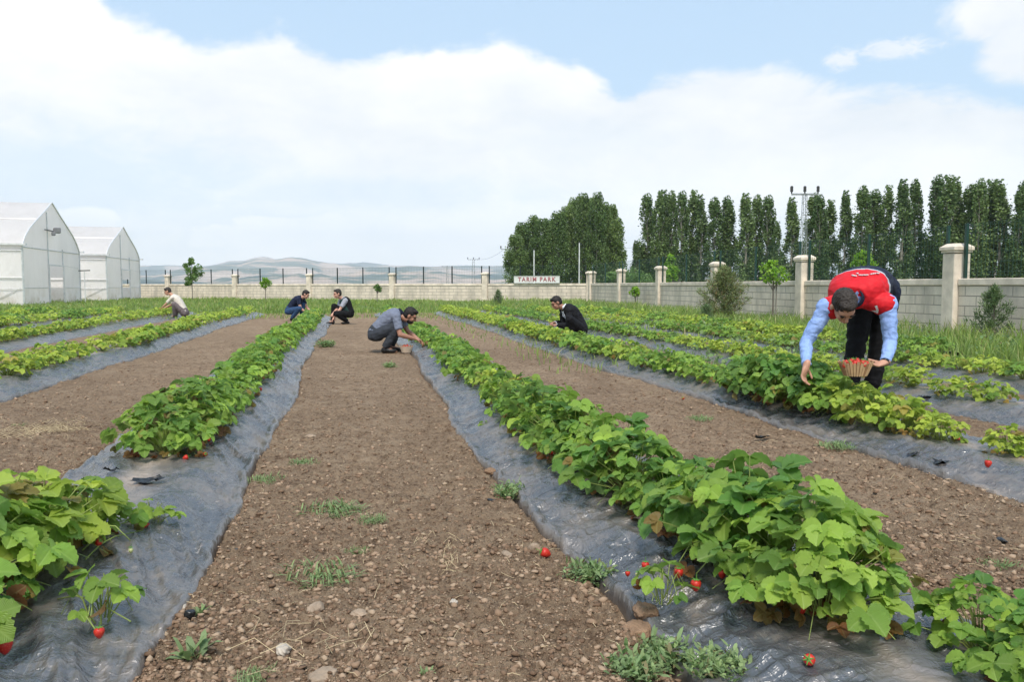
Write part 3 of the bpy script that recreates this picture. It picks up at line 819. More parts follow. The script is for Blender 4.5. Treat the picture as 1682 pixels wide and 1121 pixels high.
# conifers
def conifer(px, d, hh, r, label, seed, mat, n, size=.075, upw=.5, red=.0, base=.06, nbr=34, name='young_pine'):
    rs = np.random.RandomState(seed); root = empty(name, at(px, d), 0, label, 'conifer' if name == 'young_pine' else 'shrub'); m = MB(); m.tube([(0, 0, 0), (.02, 0, hh * .5), (0, .01, hh * .97)], [.03, .02, .006], 6)
    cs = []
    for i in range(nbr):
        t_ = i / nbr; z = hh * (base + (.92 - base) * t_); q = r * (1 - t_) ** .75 * (.65 + .5 * rs.rand()) + .05; a_ = i * 2.4 + rs.rand()
        e = Vector((q * math.cos(a_), q * math.sin(a_), z + q * upw)); m.tube([(0, 0, z), (e.x * .5, e.y * .5, z + q * upw * .35), tuple(e)], .010, 4, .004)
        for k in range(8): 
            u = .25 + .75 * (k + rs.rand()) / 8; cs.append((e.x * u + rs.randn() * .02, e.y * u + rs.randn() * .02, z + (e.z - z) * u ** 1.3 + rs.randn() * .015))
    cs += [(0, 0, hh * (.9 + .012 * k)) for k in range(9)]; cs = np.array(cs)
    k = rs.randint(len(cs), size=n); c = cs[k] + rs.randn(n, 3) * .035 * hh / 1.3
    t_ = np.stack([np.clip(.4 + .25 * rs.randn(n), 0, 1), rs.rand(n), (rs.rand(n) < red) * 1.0], 1)
    dd = rs.randn(n, 3) * .8 + np.array([0, 0, .9]); dd[:, :2] += c[:, :2] * 2.5; dd /= np.linalg.norm(dd, axis=1)[:, None]; s = np.cross(dd, rs.randn(n, 3)); s /= np.linalg.norm(s, axis=1)[:, None]
    L = (size * (.7 + .6 * rs.rand(n)))[:, None]; v = np.stack([c, c + dd * L * .5 + s * L * .09, c + dd * L, c + dd * L * .5 - s * L * .09], 1).reshape(-1, 3)
    obj('crown', np_mesh('crown', v, np.arange(n * 4).reshape(n, 4), mat, tint=np.repeat(t_, 4, 0)), root); m.build('trunk', M_BARK, root); return root


conifer(1188, 22.6, 1.58, .72, 'large ragged olive brown shrub in front of the right wall', 3, M_OLIVE, 9000, .095, .75, .12, .02, 60, 'bushy_shrub')
conifer(1632, 14.4, 1.02, .30, 'small pine sapling before the wall at the right edge', 5, M_PINE, 3000, .075, .8, 0, .05, 18)
conifer(818, 40, .82, .24, 'tiny conifer in the grass below the left end of the name board', 8, M_PINE, 1500, .09, .7)
conifer(1160, 20.5, .55, .2, 'low dark weedy conifer at the foot of the olive shrub', 9, M_PINE, 1500, .07, .7)

# low bushes beyond wall
rs = np.random.RandomState(5)
for i, (px, d, w, hh, lb) in enumerate([(1035, 90, 2.2, 3.2, 'rounded bush in the gap between the two poplar groups'), (1010, 60, 1.0, 2.2, 'light green bush behind the wall below the end of the grove'), (50 + 1000, 84, 1.6, 2.2, 'low bush right of the rounded bush in the poplar gap')]):
    r_ = empty('bush', at(px, d), 0, lb, 'bush'); cs = [(w * (rs.rand() - .5) * 1.3, w * (rs.rand() - .5), hh * (.25 + .6 * rs.rand())) for _ in range(12)]
    obj('crown', shrub_cloud(rs, 2200, clumps(cs, w * .38), .2, M_MIDGR), r_); MB().tube([(0, 0, 0), (0, 0, hh * .7)], .08, 6, .02).build('trunk', M_BARK, r_)

# ------------------------------------------------------------------ strawberry beds
def film_mat():
    t = NT('mulch_film'); p = t.pos()
    n = t.noise(t.pos((1, .5, 1)), 3.0, 5, .6, .6); w1 = t.noise(t.pos((3.5, 14, 1), rot=(0, 0, .15)), 2.2, 5, .6, 1.2); w2 = t.noise(t.pos((14, 4, 1), rot=(0, 0, -.3)), 2.0, 5, .6, 1.0)
    dust = t.ramp(t.math('ADD', t.math('MULTIPLY', n, .7), t.math('MULTIPLY', t.noise(p, 30, 4, .7), .3)), [(.46, (0, 0, 0)), (.60, (.85, .85, .85))])
    at_ = t.n('ShaderNodeAttribute'); at_.attribute_name = 'tint'; sp = t.n('ShaderNodeSeparateColor'); t.l(at_.outputs['Color'], sp.inputs[0])
    du = t.math('MAXIMUM', t.math('MULTIPLY', dust, .45), t.math('MULTIPLY', sp.outputs[0], t.ramp(n, [(.3, (.3, .3, .3)), (.6, (1, 1, 1))])))
    c = t.mix(du, (.072, .075, .081), (.32, .25, .19))
    sc = t.ramp(t.noise(t.pos((40, 2.5, 1)), 3, 3, .6, 2), [(.63, (0, 0, 0)), (.68, (.35, .35, .35))])
    c = t.mix(sc, c, (.32, .31, .29))
    r = t.math('ADD', t.math('MULTIPLY', du, .45), .22)
    b = t.bump(w1, .35, .02); b = t.bump(w2, .22, .015, b); b = t.bump(t.noise(p, 70, 2, .6), .10, .002, b)
    for sc_, ro in (((4.5, 2.2, 2), .4), ((7, 10, 2), -.5)):
        q = t.noise(t.pos(sc_, rot=(0, 0, ro)), 1.6, 3, .5, 1.0); q = t.math('SUBTRACT', 1., t.math('MULTIPLY', t.math('ABSOLUTE', t.math('SUBTRACT', q, .5)), 16., True)); b = t.bump(q, .26, .012, b)
    vo = t.n('ShaderNodeTexVoronoi'); vo.feature = 'DISTANCE_TO_EDGE'; vo.inputs['Scale'].default_value = 1.0
    wv = t.n('ShaderNodeVectorMath', operation='ADD'); t.l(t.pos((9, 4.5, 4)), wv.inputs[0]); nz = t.n('ShaderNodeTexNoise'); nz.inputs['Scale'].default_value = 7; t.l(p, nz.inputs['Vector']); t.l(nz.outputs['Color'], wv.inputs[1]); t.l(wv.outputs[0], vo.inputs['Vector'])
    b = t.bump(vo.outputs['Distance'], .35, .03, b)
    return t.done(t.bsdf(c, r, b, 0, .6, IOR=1.85))


M_FILM = film_mat()
ROWNAME = {'L1': 'row left of path', 'R1': 'row right of path', 'R2': "red vest man's row", 'R3': 'third row right', 'R4': 'fourth row right', 'R5': 'rightmost grassy row',
           'L2': 'second row left', 'L3': 'third row left', 'L4b': 'fourth row left', 'L4': 'fifth row left', 'L5': 'sixth row left', 'L6': 'seventh row left', 'L7': 'leftmost row'}


def film(k, y0, y1, fine):
    ys = [y0]
    while ys[-1] < y1:
        r = math.hypot(ROWS[k][0], ys[-1]); ys.append(ys[-1] + max(.010 if fine else .03, r * (.0045 if fine else .012)))
    ys = np.array(ys); nu = 151 if fine else 41; u = np.linspace(-1, 1, nu); U, Y = np.meshgrid(u, ys)
    s = hash_(k) % 50
    wl = (.50 if k != 'R1' else .485) + .05 * fbm(Y * 1.1 + s, Y * 0, 3) * 1.6 + .04 * fbm(Y * 5 + s, Y * 0, 2); wr = {'L1': .52, 'L2': .56, 'L3': .63}.get(k, .50) + .05 * fbm(Y * 1.0 + s + 30, Y * 0, 3) * 1.6 + .03 * fbm(Y * 5 + s + 9, Y * 0, 2)
    if k == 'R1': wl = wl + .07 * np.exp(-((Y - 6) / 1.2) ** 2)
    dx = np.where(U < 0, U * wl, U * wr); X = row_x(k, Y) + dx
    prof = bedprof(dx)
    tr = sstep(.15, .5, np.abs(U)) * (1 - sstep(.97, 1.0, np.abs(U)))
    w_a = (1 - np.abs(fbm(X * 2.2 + s + .4 * fbm(X * 3, Y * 3, 2), Y * 8, 2)) * 1.3) ** 3 - .5
    w_b = (1 - np.abs(fbm(X * 7 + Y * 2.5 + s, Y * 1.2 + .5 * fbm(X * 2, Y * 2, 2), 2)) * 1.4) ** 4 - .4
    ka, kb = (.030, .012) if k[0] == 'R' else (.011, .030)
    big = fbm(X * 1.6 + s, Y * 1.6, 3)
    q1 = fbm(X * 5 + Y * 1.8 + s, Y * 1.9 - X, 2); q2 = fbm(X * 2.4 - Y * 3 + s, Y * 4.5 + X, 2)
    crease = (np.exp(-(q1 / .035) ** 2) + np.exp(-((q1 - .22) / .03) ** 2) + .8 * np.exp(-(q2 / .03) ** 2)) * (0.0055 if fine else .004)
    Z = crease * (1 - sstep(.9, 1, np.abs(U))) + prof + .012 + (ka * w_a + kb * w_b) * (.25 + .75 * tr) + .03 * big * (.3 + tr)
    e = sstep(.955, 1.0, np.abs(U)); roll = sstep(.86, .94, np.abs(U)) * (1 - e); Z = Z + .012 * roll - .09 * e
    # planting slits
    dirt = np.clip(1 - np.abs(U) * 3.0 + .9 * fbm(X * 6, Y * 6, 3), 0, 1) * .9 + .6 * sstep(.9, 1, np.abs(U)) + np.clip(fbm(X * 2.2 + 7, Y * 2.2, 4) * 2.4 - .35, 0, .9)
    nr, na = X.shape; idx = np.arange(nr * na).reshape(nr, na)
    f = np.stack([idx[:-1, :-1], idx[:-1, 1:], idx[1:, 1:], idx[1:, :-1]], -1).reshape(-1, 4)
    tint = np.stack([np.clip(dirt, 0, 1), dirt * 0, dirt * 0], -1).reshape(-1, 3)
    o = obj('mulch_film', np_mesh('mulch_film', np.stack([X, Y, Z], -1).reshape(-1, 3), f, M_FILM, True, tint=tint))
    tag(o, 'grey crinkled plastic mulch film under the plants of the ' + ROWNAME[k], 'plastic film', 'mulch films under the plant rows')


for k, X, y0, y1 in RX: film(k, y0, y1, k in ('L1', 'R1', 'R2', 'R3', 'L2'))

M_LEAFG = leafmat('strawberry_leaf', (.09, .215, .034), (.32, .46, .065), (.22, .055, .03), True, .34, .42, .45)
M_LEAFY = leafmat('strawberry_leaf_yellowish', (.15, .28, .035), (.42, .50, .07), (.30, .16, .05), True, .36, .45, .4)
M_STALK = simple('leaf_stalk', (.24, .30, .08), .6, .35, 5, .05)
M_BERRY = None


def berry_mat():
    t = NT('ripe_berry'); p = t.pos(); v = t.n('ShaderNodeTexVoronoi'); v.inputs['Scale'].default_value = 260; t.l(p, v.inputs['Vector'])
    s = t.ramp(v.outputs['Distance'], [(.12, (1, 1, 1)), (.25, (0, 0, 0))]); c = t.mix(t.math('MULTIPLY', s, .6), (.50, .025, .016), (.70, .36, .12))
    return t.done(t.bsdf(c, .4, t.bump(s, -.5, .001), 0, .4))


M_BERRY = berry_mat(); M_CALYX = simple('calyx_green', (.10, .24, .04), .6)
M_PALEBERRY = simple('unripe_berry', (.45, .48, .22), .4, .15, 60, .2)


def leaflet(nst, nac):
    """leaflet along +x, unit length, width ~.86; toothed edge. returns verts, quads, uv"""
    v = []; uv = []
    for i in range(nst + 1):
        t_ = i / nst; w = .43 * math.sin(math.pi * min(1, (t_ * .93 + .05)) ** .80) ** .72 if i else .03
        if i == nst: w = .05
        for j in range(-nac, nac + 1):
            u = j / nac; tooth = (.045 if (i % 2 == 0) else -.03) * (abs(u) == 1) if nst > 5 else 0
            y = u * (w + tooth); fold = abs(u) * w * .38; arch = -.22 * t_ * t_ + .08 * t_
            wav = .02 * math.sin(i * 2.1) * abs(u)
            v.append((t_ + (.06 * abs(u) * (1 if i == nst else 0) * -1), y, fold + arch + wav)); uv.append((.5 + u * .5 * min(1, w / .43 + .01), t_))
    k = 2 * nac + 1; f = [(i * k + j, (i + 1) * k + j, (i + 1) * k + j + 1, i * k + j + 1) for i in range(nst) for j in range(k - 1)]
    return np.array(v), np.array(f), np.array(uv)


LT = {'hi': leaflet(12, 2), 'mid': leaflet(4, 1), 'lo': leaflet(2, 1)}


def leaves_mesh(specs, lod, rs):
    """specs: list of (base pos, outward dir (horizontal angle), pitch, roll, size, tint3)"""
    tv, tf, tuv = LT[lod]; nv = len(tv); V = []; F = []; UV = []; T = []; b = 0
    for (p, az, pitch, roll, size, tint) in specs:
        Rb = Matrix.Rotation(az, 3, 'Z') @ Matrix.Rotation(pitch, 3, 'Y') @ Matrix.Rotation(roll, 3, 'X')
        for la, ls in ((0, 1.0), (1.25, .9), (-1.25, .9)):
            R = np.array(Rb @ Matrix.Rotation(la + rs.randn() * .08, 3, 'Z') @ Matrix.Rotation(rs.randn() * .15 + (.12 if la else 0), 3, 'Y') @ Matrix.Rotation(rs.randn() * .12, 3, 'X'))
            V.append((tv * size * ls * (.93 + .14 * rs.rand())) @ R.T + np.array(p)); F.append(tf + b); UV.append(tuv); b += nv
            T.append(np.tile(np.clip(np.array(tint) + np.array([rs.randn() * .05, rs.randn() * .05, 0]), 0, 1), (nv, 1)))
    return np.concatenate(V), np.concatenate(F), np.concatenate(UV), np.concatenate(T)


def plant_specs(rs, n, R, Hh, size, yellow=0.0, deadn=5):
    sp = []; stalks = []
    for i in range(n):
        u = math.sqrt((i + .5) / n); a_ = i * 2.39996 + rs.randn() * .35; r = R * u * (.86 + .28 * rs.rand()); z = Hh * (1 - .62 * u * u) * (.82 + .3 * rs.rand()); z = max(z, .05)
        if rs.rand() < .18: r *= .75; z *= .62
        p = (r * math.cos(a_), r * math.sin(a_), z); pitch = (-.15 + .75 * u + rs.randn() * .28)
        young = rs.rand() < .22 + yellow * .4; s = size * (.5 + .68 * rs.rand() ** .8) * (.75 if young and rs.rand() < .5 else 1)
        tint = (np.clip(.34 + .26 * rs.randn() + (.40 if young else 0) + yellow * .3, 0, 1), rs.rand(), (.35 + .4 * rs.rand()) * (rs.rand() < .045))
        sp.append((p, a_ + rs.randn() * .5, pitch, rs.randn() * .35, s, tint)); stalks.append((p, a_))
    for i in range(deadn):
        a_ = rs.rand() * 6.28; r = R * (.35 + .6 * rs.rand()); sp.append(((r * math.cos(a_), r * math.sin(a_), .02 + .04 * rs.rand()), a_, .5 * rs.rand(), rs.randn() * .8, size * .6, (.5, rs.rand(), .6 + .4 * rs.rand())))
    return sp, stalks


def joined(name, a_, b_):
    """foliage and stalks of one small plant as one mesh"""
    bm = bmesh.new(); bm.from_mesh(a_); n = len(bm.faces); bm.from_mesh(b_); bm.faces.ensure_lookup_table()
    for f in bm.faces[n:]: f.material_index = 1
    me = bpy.data.meshes.new(name); bm.to_mesh(me); bm.free(); me.materials.append(a_.materials[0]); me.materials.append(M_STALK); return me


def plant_proto(seed, n, R, Hh, size, lod, yellow=0.0, deadn=5, mat=None):
    rs = np.random.RandomState(seed); sp, st = plant_specs(rs, n, R, Hh, size, yellow, deadn)
    v, f, uv, t_ = leaves_mesh(sp, lod, rs); leaves = np_mesh('foliage', v, f, mat or M_LEAFG, lod == 'hi', uv, t_)
    m = MB()
    for (p, a_) in st:
        q = Vector(p); b = Vector((.02 * math.cos(a_), .02 * math.sin(a_), 0)); mid = b.lerp(q, .55) + Vector((0, 0, .12 * q.z)) - Vector((q.x, q.y, 0)) * .08
        m.tube([b, mid, q], .0024 if lod == 'hi' else .0035, 4 if lod == 'hi' else 3, .0016, cap=False)
    # flower / fruit trusses
    if lod == 'hi':
        for i in range(7):
            a_ = rs.rand() * 6.28; m.tube([(0, 0, .01), (R * .5 * math.cos(a_), R * .5 * math.sin(a_), .10), (R * .95 * math.cos(a_), R * .95 * math.sin(a_), .03)], .0016, 3, .001, cap=False)
    return leaves, m.mesh('stalks', M_STALK)


PN = [plant_proto(100 + i, 78, .26, .29, .073, 'hi', 0, 15) for i in range(4)]
PNY = [plant_proto(120 + i, 58, .25, .26, .076, 'hi', .6, 10, M_LEAFY) for i in range(2)]
PSM = [plant_proto(130 + i, 9, .085, .12, .055, 'hi', .3, 1) for i in range(2)]
PMD = [plant_proto(140 + i, 46, .27, .235, .080, 'mid', .1, 4) for i in range(4)] 
PMY = [plant_proto(150 + i, 46, .27, .225, .080, 'mid', .7, 4, M_LEAFY) for i in range(4)]


for _l in (PMD, PMY):
    for _i in range(len(_l)): _l[_i] = (joined('strawberry_plant', *_l[_i]), None)


def berry_mesh(name, r=.016, unripe=False):
    m = MB(); rings = []
    for (z, q) in ((-.95, .25), (-.7, .55), (-.3, .85), (.1, 1.0), (.45, .98), (.7, .75), (.82, .35)):
        rings.append([Vector((r * q * math.cos(k * math.pi / 5), r * q * math.sin(k * math.pi / 5), r * 1.25 * z)) for k in range(10)])
    m.loft(rings); return m.mesh(name, M_PALEBERRY if unripe else M_BERRY, True)


def calyx_mesh(r=.016):
    v = [(0, 0, r * 1.12)]; f = []
    for k in range(12):
        q = r * (1.15 if k % 2 else .35); a_ = k * math.pi / 6; v.append((q * math.cos(a_), q * math.sin(a_), r * (1.05 if k % 2 == 0 else 1.15)))
    for k in range(12): f.append((0, 1 + k, 1 + (k + 1) % 12))
    m = MB(); m.add(v, f); m.tube([(0, 0, r * 1.1), (.2 * r, 0, r * 2.2)], .0012, 4); return m.mesh('calyx', M_CALYX)


ME_BERRY = berry_mesh('strawberry'); ME_BERRYU = berry_mesh('strawberry', .012, True); ME_CALYX = calyx_mesh()


def add_berry(parent, p_world, rs_, sc=1.0, unripe=False, name='strawberry', tilt=None):
    o = bpy.data.objects.new(name, ME_BERRYU if unripe else ME_BERRY); COL.objects.link(o)
    rot = (rs_.uniform(-1.2, 1.2), rs_.uniform(-1.2, 1.2), rs_.uniform(0, 6)) if tilt is None else tilt
    if parent is not None:
        o.parent = parent; R = Matrix.Rotation(-parent.rotation_euler.z, 3, 'Z'); l = R @ (Vector(p_world) - parent.location); s = parent.scale; o.location = (l.x / s.x, l.y / s.y, l.z / s.z); sc = sc / s.x
    else: o.location = p_world
    o.rotation_euler = rot; o.scale = (sc,) * 3
    c = bpy.data.objects.new('calyx', ME_CALYX); COL.objects.link(c); c.parent = o
    return o


plants = []      # (root, near?)
SIZEW = {}


def put_plant(kind, x, y, sc, rz, label, group, flat=False):
    src = {'n': PN, 'ny': PNY, 's': PSM, 'm': PMD, 'my': PMY}[kind]; lv, st = src[int(rz * 7) % len(src)]
    k = min(ROWS, key=lambda q: abs(ROWS[q][0] - x)); z = float(bedprof(x - row_x(k, y))) + .005
    if flat: z = gz(x, y)
    if kind in ('n', 'ny', 's'):
        r_ = empty('strawberry_plant', (x, y, z), rz, label, 'strawberry plant', group); r_.scale = (sc, sc, sc)
        obj('foliage', lv, r_); obj('stalks', st, r_)
    else:
        r_ = obj('strawberry_plant', lv, None, (x, y, z)); r_.rotation_euler = (0, 0, rz); r_.scale = (sc, sc, sc); tag(r_, label, 'strawberry plant', group)
    plants.append(r_); return r_


# hand placed near plants: (row, y, dx, scale, kind)
near = {
 'L1': [(1.95, -.16, .95, 'n'), (2.22, -.10, 1.05, 'n'), (2.5, -.16, 1.32, 'n'), (2.78, -.14, 1.34, 'ny'), (3.0, -.06, 1.15, 'ny'), (3.22, .04, .72, 'n'),
        (4.72, .04, .85, 'n'), (4.98, -.06, 1.0, 'n'), (5.2, .03, 1.05, 'n'), (5.5, -.03, 1.08, 'n'), (5.85, .03, 1.02, 'n'), (6.2, 0, .92, 'n')],
 'R1': [(1.50, .34, .74, 'n'), (1.78, .36, .66, 'n'), (2.02, .04, .95, 'n'), (2.22, .08, 1.15, 'n'), (2.46, .06, 1.22, 'n'), (2.74, .05, .95, 'n'), (3.02, .04, .80, 'n'), (3.32, .0, 1.0, 'n'), (3.62, .04, 1.08, 'n'), (3.95, -.02, .82, 'n'),
        (4.25, .03, 1.05, 'n'), (4.58, 0, .85, 'n'), (4.92, .04, 1.08, 'n'), (5.3, -.02, .95, 'n'), (5.65, .03, .9, 'n'), (6.0, 0, .95, 'n')],
 'R2': [(3.80, .12, .62, 'ny'), (4.25, .05, .62, 'ny'), (4.55, .05, .85, 'ny'), (4.85, .0, 1.0, 'ny'), (5.15, .02, 1.05, 'ny'), (5.42, .0, 1.08, 'n'), (5.7, .0, 1.25, 'n'), (5.98, -.06, 1.3, 'n'), (6.3, -.02, 1.2, 'n'), (6.6, .0, 1.1, 'n')],
}
adj = ['full', 'leafy', 'spreading', 'bushy', 'compact', 'rounded', 'dense']
count = 0
for k, lst in near.items():
    for i, (y, dx, sc, kd) in enumerate(lst):
        x = float(row_x(k, y)) + dx + {'R1': -.05, 'R2': -.11}.get(k, 0)
        lb = '%s %s strawberry plant, %s from the near end, %s' % (adj[(i * 3 + len(k)) % 7], 'yellowish' if kd == 'ny' else 'green', order[i], ROWNAME[k])
        put_plant(kd, x, y, sc, i * 1.7 + hash_(k) % 5, lb, 'strawberry plants in the near rows'); count += 1
# small outliers on the film
SM = [(g(165, 1005, .10), 1.25, 'small strawberry runner plant lying on the film, nearest at the lower left'), (g(248, 858, .10), 1.0, 'small strawberry runner plant at the end of long bare stalks on the left film'),
      (g(1090, 975, .1), 1.0, 'small strawberry shoot with one drooping leaf beside the red berries'), (g(795, 700, .05), .55, 'tiny strawberry seedling on the bright part of the film right of the path')]
for i, (p, s, lb) in enumerate(SM):
    r_ = empty('strawberry_plant', (p.x, p.y, p.z - .03), i * 2.1, lb, 'strawberry plant'); r_.scale = (s,) * 3; lv, st = PSM[i % 2]; obj('foliage', lv, r_); obj('stalks', st, r_)
gaps = {'L1': [(6.2, 6.4)], 'R2': [(0, 6.7)], 'R3': [(1.2, 5.3), (6.2, 6.6)], 'R4': [(2.5, 6.2)], 'R5': [(4, 5)], 'L2': [(1, 5), (8.6, 9.2), (12, 12.6)], 'L3': [(3, 6)], 'R1': [(0, 6.2)]}
cand = []
rp = random.Random(21)
for k, X, y0, y1 in RX:
    y = 6.5 if k in ('L1', 'R1') else (6.8 if k == 'R2' else y0 + .2)
    while y < y1 - .2:
        if not any(a_ <= y <= b_ for a_, b_ in gaps.get(k, [])) and rp.random() > .05:
            x = float(row_x(k, y)) + rp.uniform(-.06, .06) + {'R1': -.03, 'R2': -.09, 'R3': -.08, 'R4': -.05}.get(k, 0); v = Vector((x, y, 0)); d = x * SY + y * CY; a_ = x * CY - y * SY
            if d > 0 and abs(a_ / d) < .72: cand.append((d, k, x, y))
        y += rp.uniform(.29, .36)
cand.sort()
LIM = 296 - count - len(SM)
rowcount = {}; far = []
for i, (d, k, x, y) in enumerate(cand):
    yel = pnoise(x * .5 + 3, y * .33) + {'L1': .10, 'L2': .28, 'L3': .35, 'R3': .22, 'R4': .12, 'R1': -.02, 'R2': .25}.get(k, .2) * (.4 + min(1, y / 13)) > .17 + rp.random() * .15
    sc = rp.uniform(.72, 1.08) * ({'L3': .95, 'R3': .85, 'R4': .85}.get(k, 1.0)); rz = rp.uniform(0, 6.28)
    if i < LIM:
        j = rowcount.get(k, 0); rowcount[k] = j + 1
        seen = len(near.get(k, [])) + j
        col = 'yellowish' if yel else 'green'; sz = 'small ' if sc < .82 else ('large ' if sc > .98 else '')
        lb = '%s%s strawberry plant, %s from the near end, %s' % (sz, col, order[seen], ROWNAME[k]) if seen < 40 else '%s strawberry plant in the far stretch, %s' % (col, ROWNAME[k])
        put_plant('my' if yel else 'm', x, y, sc, rz, lb, 'distant plants of the far stretch' if seen >= 40 else 'strawberry plants in the rows')
    else: far.append((x, y, sc, rz, yel))


def far_stuff():
    rs = np.random.RandomState(3); protos = {}
    for yel in (False, True):
        for q in range(4):
            sp, _ = plant_specs(rs, 40, .27, .27, .085, .7 if yel else .1, 3); protos[(yel, q)] = leaves_mesh(sp, 'lo', rs)
    for yel in (False, True):
        V = []; F = []; T = []; b = 0
        for i, (x, y, sc, rz, ye) in enumerate(far):
            if ye != yel: continue
            v, f, uv, t_ = protos[(yel, i % 4)]; c, s = math.cos(rz), math.sin(rz); k = min(ROWS, key=lambda q: abs(ROWS[q][0] - x)); z = float(bedprof(x - row_x(k, y)))
            V.append(np.stack([(v[:, 0] * c - v[:, 1] * s) * sc + x, (v[:, 0] * s + v[:, 1] * c) * sc + y, v[:, 2] * sc + z], 1)); F.append(f + b); b += len(v); T.append(t_)
        if V:
            o = obj('strawberry_foliage', np_mesh('strawberry_foliage', np.concatenate(V), np.concatenate(F), M_LEAFY if yel else M_LEAFG, tint=np.concatenate(T)))
            tag(o, ('yellow-green' if yel else 'mid green') + ' strawberry foliage filling the far ends of all the rows', 'strawberry foliage', None, 'stuff')


far_stuff()

# berries hanging from near plants, at the places the photo shows them
brs = random.Random(4)
def nearest(p): return min((q for q in plants if q.type == 'EMPTY'), key=lambda q: (q.location - p).length)


for px, py, z, sc, un in [(1060, 930, .16, .95, 0), (1031, 943, .15, .6, 0), (1047, 945, .14, .7, 1), (1115, 942, .17, 1.05, 0), (1143, 962, .16, 1.2, 0), (1186, 943, .18, 1.0, 0), (1315, 1001, .18, 1.15, 0), (1330, 1085, .10, 1.1, 0),
                          (305, 752, .15, 1.0, 0), (337, 747, .15, 1.0, 0), (343, 722, .14, .9, 0), (8, 1062, .13, 1.35, 0), (163, 1040, .13, 1.0, 0), (243, 866, .15, 1.1, 0), (145, 826, .22, .9, 0), (881, 770, .15, 1.0, 0), (428, 640, .14, 1.1, 0), (437, 610, .14, 1.1, 0),
                          (1126, 635, .15, 1.0, 0), (1218, 655, .15, 1.2, 0), (1122, 655, .12, 1.0, 0), (905, 745, .16, 1, 0), (880, 800, .15, .8, 0), (1700, 760, .14, 1.2, 0), (1240, 905, .2, 1.0, 0), (215, 905, .2, .8, 1), (385, 640, .16, .9, 0)]:
    p = g(px, py, z); k_ = min(ROWS, key=lambda q: abs(ROWS[q][0] - p.x)); zf = float(bedprof(p.x - row_x(k_, p.y))) + .032; hang = py > 890 and z >= .13
    p = g(px, py, .135 if hang else min(z, zf)); q_ = nearest(p); add_berry(q_, p, brs, sc * .85, bool(un), tilt=(0, 0, px) if hang else None)
    if hang and (q_.location - p).length < .36:
        R_ = Matrix.Rotation(-q_.rotation_euler.z, 3, 'Z'); to = lambda w: (R_ @ (w - q_.location)) / q_.scale.x
        a0 = q_.location + Vector((0, 0, .05)); top = p + Vector((0, 0, .035)); m1 = a0.lerp(top, .45) + Vector((0, 0, .07)); m2 = a0.lerp(top, .85) + Vector((0, 0, .055))
        MB().tube([to(a0), to(m1), to(m2), to(top)], .0018 / q_.scale.x, 4).build('fruit_stalk', M_STALK, q_, True)
for (px, py, lb) in ((896, 909, 'red strawberry lying on the soil beside dry clods on the path'), (1623, 762, 'red strawberry resting on the film beside the lone plant at right'), (1614, 652, 'red strawberry on the third film right of the path')):
    p = g(px, py, 0); z = gz(p.x, p.y) + .018; z = max(z, float(base_h(np.array([p.x]), np.array([p.y]))[0][0]) + .03); o = add_berry(None, g(px, py, z), brs, 1.15); tag(o, lb, 'strawberry')
# random ones, small, in the near rows
for q in list(plants):
    if q.type == 'EMPTY' and q.location.y > 2.0:
        for _ in range(1 if brs.random() < .6 else 0):
            a_ = brs.uniform(0, 6.28); rr = .2 * q.scale.x; p = q.location + Vector((rr * math.cos(a_), rr * math.sin(a_), brs.uniform(.02, .08))); add_berry(q, p, brs, brs.uniform(.6, .95), brs.random() < .3)

# long bare runner stalks on the left film
def runner(pts, label, mat=M_STALK, r=.0028):
    o = MB().tube(pts, r, 5, r * .7).build('runner_stalk', mat, None, True); tag(o, label, 'plant stalk')


def dp(px, py, z): return g(px, py, z)


for i, (a_, b_, lb) in enumerate([((95, 985), (215, 1022), 'pale runner stalk crossing the left film to the nearest small plant'), ((120, 1015), (160, 1040), 'short reddish runner stalk lying on the lower left film'),
                                  ((135, 905), (243, 850), 'thick bare stalk stretched from the left bush to its runner plant'), ((140, 920), (235, 872), 'lower bare stalk below the thick one on the left film')]):
    p0, p1 = dp(*a_, .11), dp(*b_, .10); md = p0.lerp(p1, .5) + Vector((0, 0, .03)); runner([p0, p0.lerp(md, .5) + Vector((0, 0, .012)), md, md.lerp(p1, .5), p1], lb)

# ------------------------------------------------------------------ weeds, straw, stones, clods
M_WEED = leafmat('weed_leaf', (.13, .22, .08), (.27, .36, .14), veins=False, trans=.3, rough=.6)


def weed_mesh(seed, n, R, Hh, ln, wd, compound=False):
    rs = np.random.RandomState(seed); V = []; F = []; T = []; b = 0
    for i in range(n):
        a_ = rs.rand() * 6.28; r0 = R * rs.rand() ** .7 * .7; x0, y0 = r0 * math.cos(a_ * 3), r0 * math.sin(a_ * 3); el = rs.uniform(.15, 1.2); L = ln * (.6 + .7 * rs.rand()); w = wd * (.6 + .6 * rs.rand())
        d = np.array([math.cos(a_) * math.cos(el), math.sin(a_) * math.cos(el), math.sin(el)]); s = np.array([-math.sin(a_), math.cos(a_), .2 * rs.randn()]); z0 = Hh * rs.rand() * .6
        for seg in range(3 if compound else 1):
            c = np.array([x0, y0, z0]) + d * L * .3 * seg; dd = d + (rs.randn(3) * .35 if compound else 0); ll = L * (.55 if compound else 1)
            v = [c, c + dd * ll * .35 + s * w, c + dd * ll * .7 + s * w * .7 - np.array([0, 0, .06 * ll]), c + dd * ll - np.array([0, 0, .25 * ll]), c + dd * ll * .7 - s * w * .7 - np.array([0, 0, .06 * ll]), c + dd * ll * .35 - s * w]
            V += v; F += [(b, b + 1, b + 5), (b + 1, b + 2, b + 4, b + 5), (b + 2, b + 3, b + 4)]; t_ = (rs.rand(), rs.rand(), (rs.rand() < .06) * .7); T += [t_] * 6; b += 6
    return np_mesh('foliage', V, F, M_WEED, tint=np.array(T))


